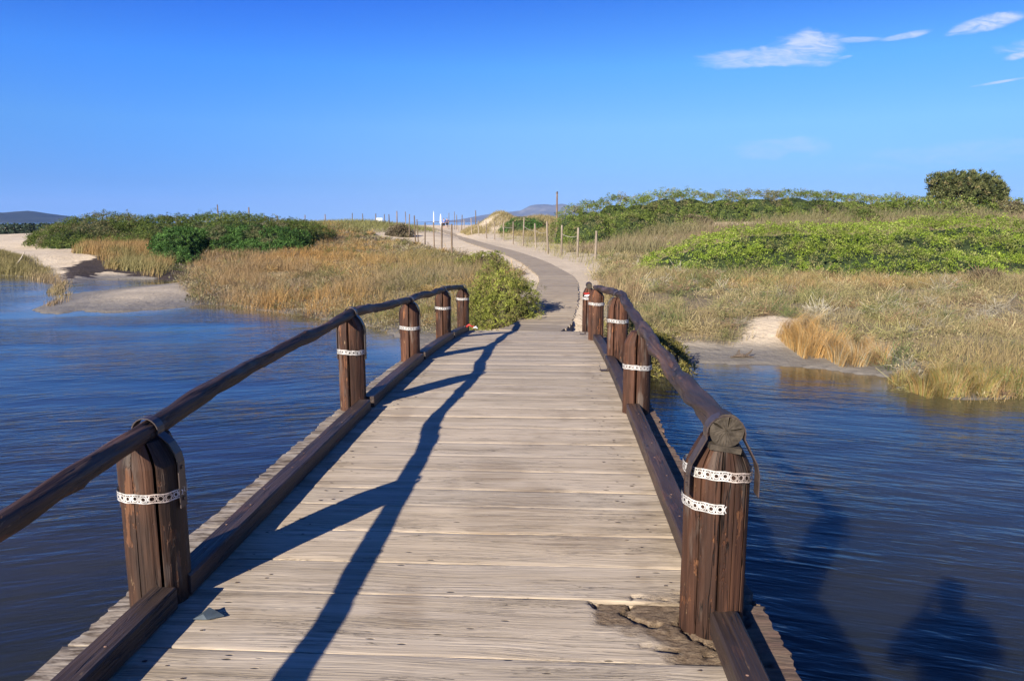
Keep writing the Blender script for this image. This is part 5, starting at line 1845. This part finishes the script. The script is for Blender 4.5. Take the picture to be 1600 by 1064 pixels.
# the round tree on the crest
def build_tree():
    Y = 57.0
    xc, _, zt = atY(1512, 273, Y)
    k = Y / FPX * 0.9
    g = gz(xc, Y)
    zb = atY(1512, 322, Y)[2]
    root = thing('juniper_tree', 'round wind-shaped evergreen tree standing alone on the hill crest', 'tree', (xc, Y, g))
    r = np.random.default_rng(90)
    lobes = [(-48, 282, 17, 9), (-22, 287, 30, 15), (8, 286, 30, 15), (34, 292, 24, 14), (52, 303, 15, 13), (-38, 298, 18, 9), (0, 300, 34, 17), (28, 306, 26, 13), (-50, 309, 12, 7), (-14, 311, 24, 10), (54, 313, 12, 8)]
    V, N, Cc = [], [], []
    for (ox, py, rx, rz) in lobes:
        n = int(19 * rx * rz / 60) + 32
        d = unit(r.normal(size=(n, 3)))
        cz = EYE + (HORIZON - 322) * Y / FPX + (326 - py) * k - 0.12
        p = np.array([xc + ox * k, Y, cz]) + d * np.array([rx * k, rx * k * 0.8, rz * k]) * (1 + 0.17 * r.normal(size=(n, 1)))
        V.append(p)
        N.append(d)
    pos, nrm = np.concatenate(V), np.concatenate(N)
    per = 16
    pal = [((0.095, 0.110, 0.038), 4), ((0.14, 0.145, 0.055), 3), ((0.060, 0.072, 0.028), 3), ((0.21, 0.18, 0.08), 1)]
    cc = pick(pal, len(pos), r) * (1 + 0.2 * r.normal(size=(len(pos), 1)))
    P, Nn = np.repeat(pos, per, 0), np.repeat(nrm, per, 0)
    o = unit(r.normal(size=P.shape) * 0.9 + Nn * 0.6 + np.array([0.25, 0, 0.7]))
    c = P + o * 0.26 * r.uniform(0.2, 1, (len(P), 1))
    ax = unit(o + np.array([0.15, 0, 0.5]) + 0.35 * r.normal(size=P.shape))
    nn = unit(Nn + 0.7 * r.normal(size=P.shape))
    col = np.clip(np.repeat(cc, per, 0) * (1 + 0.22 * r.normal(size=(len(P), 1))), 0.01, 0.5)
    off = np.array([xc, Y, g])
    link('crown', leaves_mesh('crown', c - off, ax, nn, 0.22 * r.uniform(0.7, 1.4, len(P)), 0.07 * r.uniform(0.7, 1.4, len(P)), col, M['leaf']), root)
    mb = MB()
    base = Vector((0, 0, -0.2))
    mb.tube([base, (0.1, 0, 0.6), (0.05, 0, 1.2)], [0.22, 0.17, 0.14], 10, wob=0.08)
    for (ox, py, rx, rz) in lobes:
        mb.tube([(0.05, 0, 0.7), (ox * k * 0.4, 0.1, 1.0), (ox * k * 0.85, r.uniform(-.4, .4), EYE + (HORIZON - 322) * Y / FPX + (326 - py) * k - g)], [0.10, 0.07, 0.03], 6, wob=0.08)
    link('trunk', mb.mesh('trunk', [M['beam']], True), root)


build_tree()


# tall tufts of reedy grass at the right waterline
def tuft(label, px0, px1, pyb, pyt, n, seed, col, z=0.05, spread=0.35):
    r = np.random.default_rng(seed)
    a, b = at(px0, pyb, z), at(px1, pyb, z)
    x = r.uniform(a[0], b[0], n)
    y = a[1] + r.uniform(0, spread * 2, n)
    k = a[1] / FPX
    h = (pyb - pyt) * k * r.uniform(0.35, 1.15, n)
    c = np.array(col)[r.integers(0, len(col), n)] * (0.75 + 0.5 * r.uniform(size=(n, 1)))
    o = np.array([(a[0] + b[0]) / 2, a[1], 0.0])
    ob = blades('grass_clump', x, y, h, 0.0046 * r.uniform(0.5, 1.5, n), c, seed, lean=0.42, bend=0.75, wind=(0.08, 0), origin=o)
    ob.location = o
    tag(ob, label, 'grass clump')


OC = [ORANGE * 1.05, STRAW, ORANGE * 0.8 + OLIVE * 0.2]
GC = [OLIVE, STRAW * 0.9, ORANGE * 0.8, np.array([0.24, 0.22, 0.06])]
tuft('tall orange grass clump beside the bare sand on the right shore', 1256, 1312, 555, 496, 2600, 101, OC, 0.12, 0.7)
tuft('orange grass clump on the right shore with the sand strip before it', 1315, 1392, 570, 524, 2200, 102, OC + [GREY], 0.08, 0.45)
tuft('small lone green grass clump standing in the shallow water', 1402, 1424, 605, 574, 420, 103, GC, 0.0, 0.2)
tuft('wide green and gold reed clump reaching into the water at the right', 1448, 1562, 623, 568, 3000, 104, GC, 0.0, 0.35)
tuft('green reed clump at the waterline on the right frame edge', 1578, 1640, 620, 572, 900, 105, GC, 0.0, 0.35)
tuft('tall straw grass clump with dark seed heads beside the bridge end post', 945, 1000, 480, 405, 700, 106, [STRAW, STRAW * 0.8, BROWN], 0.4, 0.8)


# ------------------------------------------------------------------ fences
def fence(name, label, specs, mat, rope=None, dia=0.085):
    """specs: (px, top row, foot row or None, distance or None)"""
    pts = []
    for (px, pt, pf, Y) in specs:
        if Y is None:
            x, y, z = hit(px, pf, 0.8)
        else:
            x, y, z = (px - 800) / FPX * Y, Y, 0
            x = atY(px, pt, Y)[0]
            z = gz(x, y)
        top = atY(px, pt, y)[2]
        pts.append((x, y, z, top))
    root = thing(name, label, 'fence', (pts[0][0], pts[0][1], pts[0][2]))
    ox, oy, oz = root.location
    for i, (x, y, z, top) in enumerate(pts):
        mb = MB()
        h = max(0.5, top - z)
        r_ = dia / 2 * random.uniform(0.85, 1.15)
        mb.tube([(0, 0, -0.3), (0, 0, h * 0.3), (0, 0, h * 0.7), (0, 0, h)], [r_ * 1.05, r_, r_ * 0.97, r_ * 0.9], 9, wob=0.04, seed=i)
        link('post', mb.mesh('post', [mat]), root, (x - ox, y - oy, z - oz), (random.uniform(-.03, .03), random.uniform(-.045, .045), 0))
    if rope:
        for a, b, sag in rope:
            rb_ = MB()
            A, B_ = pts[a], pts[b]
            ps = []
            for q in np.linspace(0, 1, 9):
                ps.append((A[0] + (B_[0] - A[0]) * q - ox, A[1] + (B_[1] - A[1]) * q - oy,
                           (A[2] + (A[3] - A[2]) * 0.72) * (1 - q) + (B_[2] + (B_[3] - B_[2]) * 0.72) * q - sag * 4 * q * (1 - q) - oz))
            rb_.tube(ps, 0.013, 5)
            link('rope', rb_.mesh('rope', [M['rope']]), root)
    return pts


fence('rope_fence', 'pale grey post fence with sagging rope along the right of the boardwalk',
      [(715.5, 352, 362, None), (725.5, 343, 363, None), (737, 341, 367, None), (748, 345, 369, None), (760.5, 345, 373, None), (773, 346, 375, None), (787, 347, 377, None),
       (802, 346, 382, None), (817, 340, 384, None), (837, 349, 389, None), (856, 346, 397, None), (877, 352, 399, None), (902, 356, 402, None), (930, 361, 408, None)],
      M['fencewood'], [(5, 6, 0.03), (6, 7, 0.02), (8, 9, 0.12), (9, 10, 0.16), (11, 12, 0.1)], 0.10)
fence('post_fence', 'brown wooden posts standing along the left of the boardwalk',
      [(634, 331, 357, 66), (638.5, 335, 360, 62), (648.5, 337, 372, 56), (653, 343, 374, 54), (663.5, 348, 379, 49), (678, 347, 381, 45), (689.5, 349, 385, 41), (705.5, 350, 389, 37)],
      M['fencedark'], None, 0.085)
fence('dune_fence', 'thin dark posts in a row along the skyline of the left dune',
      [(340, 320, 338, 58), (388, 324, 340, 58), (433, 337, 341, 62), (476, 336, 347, 64), (507.5, 335, 352, 68), (550, 333, 350, 74), (567, 334, 350, 74), (586.5, 334, 350, 73),
       (600, 335, 352, 72), (608, 335, 352, 70), (620, 330, 352, 68)], M['fencedark'], None, 0.09)
fence('beach_fence', 'far posts on the beach crest right of the walkers',
      [(701, 333, 349, 120), (710, 331, 349, 118), (713.5, 336, 349, 118), (721, 336, 349, 112), (743, 329, 343, 92)], M['fencedark'], None, 0.12)

# tall pole on the dune ridge
x, y, z = atY(870.5, 300, 66)
g = gz(x, y)
pole = thing('marker_pole', 'tall dark pole standing alone on the middle dune ridge', 'pole', (x, y, g))
mb = MB()
mb.tube([(0, 0, -0.3), (0, 0, (z - g) * 0.5), (0, 0, z - g - 0.12)], [0.085, 0.08, 0.075], 10)
link('shaft', mb.mesh('shaft', [M['fencedark']]), pole)
mb = MB()
mb.tube([(-0.02, 0, z - g - 0.16), (0.0, 0, z - g - 0.02), (-0.02, 0, z - g + 0.02)], [0.10, 0.095, 0.05], 10)
link('cap', mb.mesh('cap', [M['strap']]), pole)

# white notice board behind the left dune
x, y, z = atY(592.5, 341, 76)
g = gz(x, y)
sb_ = thing('notice_board', 'white notice board standing behind the left dune crest', 'sign', (x, y, g), 0.15)
mb = MB()
mb.box((0, 0, z - g - 0.28), (0.62, 0.05, 0.58))
link('panel', mb.mesh('panel', [M['white']]), sb_)
for sx in (-0.24, 0.26):
    mb = MB()
    mb.box((sx, 0.05, (z - g) / 2 - 0.2), (0.07, 0.05, z - g + 0.2))
    link('leg', mb.mesh('leg', [M['fencedark']]), sb_)

# closed white beach umbrellas at the crest
for (px, pt, pb, lab) in ((677.5, 330, 349, 'thin closed white parasol at the beach crest, left of two'), (688.5, 334, 349, 'thicker closed white parasol beside the walkers at the beach crest')):
    Y = 132
    x, _, zt = atY(px, pt, Y)
    g = gz(x, Y)
    u = thing('parasol', lab, 'parasol', (x, Y, g), 0, 'closed white parasols at the beach crest')
    mb = MB()
    h = zt - g
    mb.tube([(0, 0, -0.2), (0, 0, h)], 0.025, 7)
    link('pole', mb.mesh('pole', [M['white']]), u)
    mb = MB()
    w = 0.10 if px < 680 else 0.17
    mb.tube([(0, 0, h * 0.25), (0, 0, h * 0.35), (0, 0, h * 0.8), (0, 0, h * 0.97)], [w, w * 0.95, w * 0.6, 0.02], 8, wob=0.12, seed=3)
    link('canopy', mb.mesh('canopy', [M['white']]), u)


# ------------------------------------------------------------------ people
def skin_mesh(name, joints, edges, mat, sub=2):
    me = bpy.data.meshes.new(name)
    me.from_pydata([j[0] for j in joints], edges, [])
    o = bpy.data.objects.new(name, me)
    COL.objects.link(o)
    sk = o.modifiers.new('skin', 'SKIN')
    sk.use_smooth_shade = True
    for v, j in zip(me.skin_vertices[0].data, joints):
        v.radius = (j[1], j[2] if len(j) > 2 else j[1])
    me.skin_vertices[0].data[0].use_root = True
    su = o.modifiers.new('sub', 'SUBSURF')
    su.levels = su.render_levels = sub
    dg = bpy.context.evaluated_depsgraph_get()
    m2 = bpy.data.meshes.new_from_object(o.evaluated_get(dg))
    bpy.data.objects.remove(o)
    m2.name = name
    m2.materials.clear()
    m2.materials.append(mat)
    return m2


def person(label, loc, rz, pose, shirt, trousers, hair, height=1.72):
    """pose: dict of joint positions for a 1.72 m figure facing +Y"""
    k = height / 1.72
    J = {n: Vector(p) * k for n, p in pose.items()}
    skin = M['skin']
    root = thing('person', label, 'person', loc, rz)

    def chain(names_r, edges):
        return [(J[n], r * k) + ((r2 * k,) if r2 else ()) for n, r, r2 in names_r], edges

    names = [('pelvis', .13, .10), ('waist', .12, .09), ('chest', .15, .10), ('neck', .055, 0), ('headlow', .075, .085), ('head', .085, .10), ('headtop', .06, .07)]
    ed = [(0, 1), (1, 2), (2, 3), (3, 4), (4, 5), (5, 6)]
    for s in 'lr':
        b = len(names)
        names += [('sho' + s, .065, 0), ('elb' + s, .045, 0), ('wri' + s, .030, .026), ('han' + s, .040, .022), ('fin' + s, .022, .012)]
        ed += [(2, b), (b, b + 1), (b + 1, b + 2), (b + 2, b + 3), (b + 3, b + 4)]
        b = len(names)
        names += [('hip' + s, .095, 0), ('kne' + s, .062, 0), ('ank' + s, .04, 0), ('toe' + s, .035, .03)]
        ed += [(0, b), (b, b + 1), (b + 1, b + 2), (b + 2, b + 3)]
    body = link('body', skin_mesh('body', *chain(names, ed), skin), root)
    g = 1.16
    sn = [('pelvis', .135 * g, .105 * g), ('waist', .12 * g, .09 * g), ('chest', .15 * g, .105 * g), ('necklow', .06, 0)]
    se = [(0, 1), (1, 2), (2, 3)]
    for s in 'lr':
        b = len(sn)
        sn += [('sho' + s, .068 * g, 0), ('elb' + s, .055 * g, 0)]
        se += [(2, b), (b, b + 1)]
    link('shirt', skin_mesh('shirt', *chain(sn, se), M[shirt]), root)
    tn = [('pelvis', .14 * g, .11 * g)]
    te = []
    for s in 'lr':
        b = len(tn)
        tn += [('hip' + s, .10 * g, 0), ('kne' + s, .075 * g, 0)]
        te += [(0, b), (b, b + 1)]
    link('shorts', skin_mesh('shorts', *chain(tn, te), M[trousers]), root)
    h = J['head'] + Vector((0, -0.012 * k, 0.028 * k))
    link('hair', skin_mesh('hair', [(h + Vector((0, -.03, -.05)) * k, .07 * k), (h, .094 * k, .108 * k), (J['headtop'] + Vector((0, 0, .012)) * k, .065 * k)], [(0, 1), (1, 2)], M[hair]), root)
    return root


M['skin'] = mat_simple('skin', (0.42, 0.25, 0.17), 0.55, 0.3, 0.1, 30)
M['navy'] = mat_simple('navy_cloth', (0.02, 0.03, 0.11), 0.8, 0.2, 0.3, 12)
M['blue'] = mat_simple('blue_cloth', (0.10, 0.20, 0.50), 0.8, 0.2, 0.3, 12)
M['black'] = mat_simple('black_cloth', (0.015, 0.015, 0.018), 0.8, 0.2, 0.3, 12)
M['hair'] = mat_simple('dark_hair', (0.025, 0.016, 0.010), 0.6, 0.3, 0.3, 40)

BASE = {'pelvis': (0, 0, .95), 'waist': (0, .005, 1.10), 'chest': (0, .0, 1.30), 'necklow': (0, -.005, 1.42), 'neck': (0, .0, 1.46), 'headlow': (0, .015, 1.54), 'head': (0, .01, 1.61), 'headtop': (0, .0, 1.68),
        'shol': (-.18, 0, 1.38), 'elbl': (-.24, -.03, 1.11), 'wril': (-.25, .06, .87), 'hanl': (-.25, .08, .79), 'finl': (-.245, .10, .70),
        'shor': (.18, 0, 1.38), 'elbr': (.24, -.03, 1.11), 'wrir': (.25, .06, .87), 'hanr': (.25, .08, .79), 'finr': (.245, .10, .70),
        'hipl': (-.10, 0, .88), 'knel': (-.10, .03, .48), 'ankl': (-.10, -.02, .08), 'toel': (-.11, .15, .03),
        'hipr': (.10, 0, .88), 'kner': (.10, .03, .48), 'ankr': (.10, -.02, .08), 'toer': (.11, .15, .03)}
walk1 = dict(BASE, knel=(-.10, .20, .50), ankl=(-.10, .22, .09), toel=(-.10, .38, .07), kner=(.10, -.04, .48), ankr=(.10, -.30, .12), toer=(.10, -.18, .03),
             elbl=(-.23, -.14, 1.12), wril=(-.22, -.10, .88), hanl=(-.22, -.08, .80), finl=(-.22, -.05, .72), elbr=(.23, .06, 1.10), wrir=(.20, .24, .96), hanr=(.19, .31, .93), finr=(.18, .38, .90))
walk2 = dict(BASE, kner=(.10, .18, .50), ankr=(.10, .20, .09), toer=(.10, .36, .07), knel=(-.10, -.04, .48), ankl=(-.10, -.28, .12), toel=(-.10, -.16, .03))
for (px, py, pose, sh, tr, lab) in ((693.5, 358.5, walk1, 'blue', 'black', 'walker in blue top and dark shorts on the path, left of the pair'),
                                    (698.5, 357.0, walk2, 'navy', 'black', 'walker in navy top and dark trousers on the path, right of the pair')):
    x, y, z = hit(px, py, 1.0)
    person(lab, (x, y, z), 0.1, pose, sh, tr, 'hair', 1.72)

# the photographer, whose shadow lies on the water at the lower right
PY = -0.13
pz = 0.79
photo = dict(BASE, elbl=(-.27, .05, 1.17), wril=(-.11, .09, 1.42), hanl=(-.07, .10, 1.50), finl=(-.04, .11, 1.56), elbr=(.28, .05, 1.17), wrir=(.12, .09, 1.42), hanr=(.075, .10, 1.50), finr=(.05, .11, 1.56),
             hipl=(-.11, 0, .88), ankl=(-.16, -.02, .08), toel=(-.18, .15, .03), knel=(-.13, .03, .48), hipr=(.11, 0, .88), ankr=(.16, -.02, .08), toer=(.18, .15, .03), kner=(.13, .03, .48))
person('photographer standing on the bridge deck whose shadow falls on the water', (0.0, PY - 0.06, pz), 0.0, photo, 'navy', 'black', 'hair', 1.72)

# ------------------------------------------------------------------ shore odds and ends
M['drift'] = mat_simple('driftwood', (0.10, 0.075, 0.055), 0.9, 0.1, 0.4, 20, bump=0.5)
x, y, z = at(1158, 552, 0.12)
dw = thing('driftwood', 'dark twisted driftwood root lying on the bare sand of the right shore', 'driftwood', (x, y, gz(x, y)))
mb = MB()
mb.tube([(-0.28, 0, 0.02), (-0.12, 0.03, 0.05), (0.05, 0.0, 0.07), (0.2, 0.04, 0.05), (0.36, 0.0, 0.01)], [0.02, 0.05, 0.06, 0.04, 0.015], 8, wob=0.2, seed=1)
dw.scale = (0.62, 0.62, 0.5)
link('root_stem', mb.mesh('root_stem', [M['drift']]), dw)
for j in range(5):
    mb = MB()
    a = random.uniform(-1, 1)
    mb.tube([(0.05 * j - .1, 0, 0.06), (0.1 * j - .15 + a * .1, 0.05, 0.16), (0.1 * j - .12 + a * .2, 0.05, 0.22 + random.uniform(0, .08))], [0.02, 0.013, 0.005], 6, wob=0.15, seed=j)
    link('branch', mb.mesh('branch', [M['drift']]), dw)
x, y, z = at(32, 414, 0.35)
st_ = MB()
st_.tube([(-0.3, 0, 0.05), (0.05, 0, 0.45), (0.25, 0, 0.75)], [0.03, 0.03, 0.02], 7, wob=0.1)
M['bleached'] = mat_simple('bleached_stick', (0.45, 0.38, 0.28), 0.8, 0.2, 0.2, 20)
tag(link('stick', st_.mesh('stick', [M['bleached']]), None, (x, y, gz(x, y))), 'bleached stick leaning in the grass at the far left bank', 'stick')

# ------------------------------------------------------------------ sea haze
if True:
    mb = MB()
    mb.box((0, 4500, 128), (15000, 10000, 264))
    m = bpy.data.materials.new('sea_haze')
    m.use_nodes = True
    t = NT(m.node_tree)
    out = t.n('ShaderNodeOutputMaterial')
    pv = t.n('ShaderNodeVolumePrincipled')
    pv.inputs['Color'].default_value = (0.36, 0.56, 1.0, 1)
    pv.inputs['Density'].default_value = 0.00009
    pv.inputs['Anisotropy'].default_value = 0.0
    t.l(pv.outputs[0], out.inputs['Volume'])
    hz = link('haze', mb.mesh('haze', [m]))
    tag(hz, 'thin blue sea haze over the whole bay', 'haze', kind='stuff')
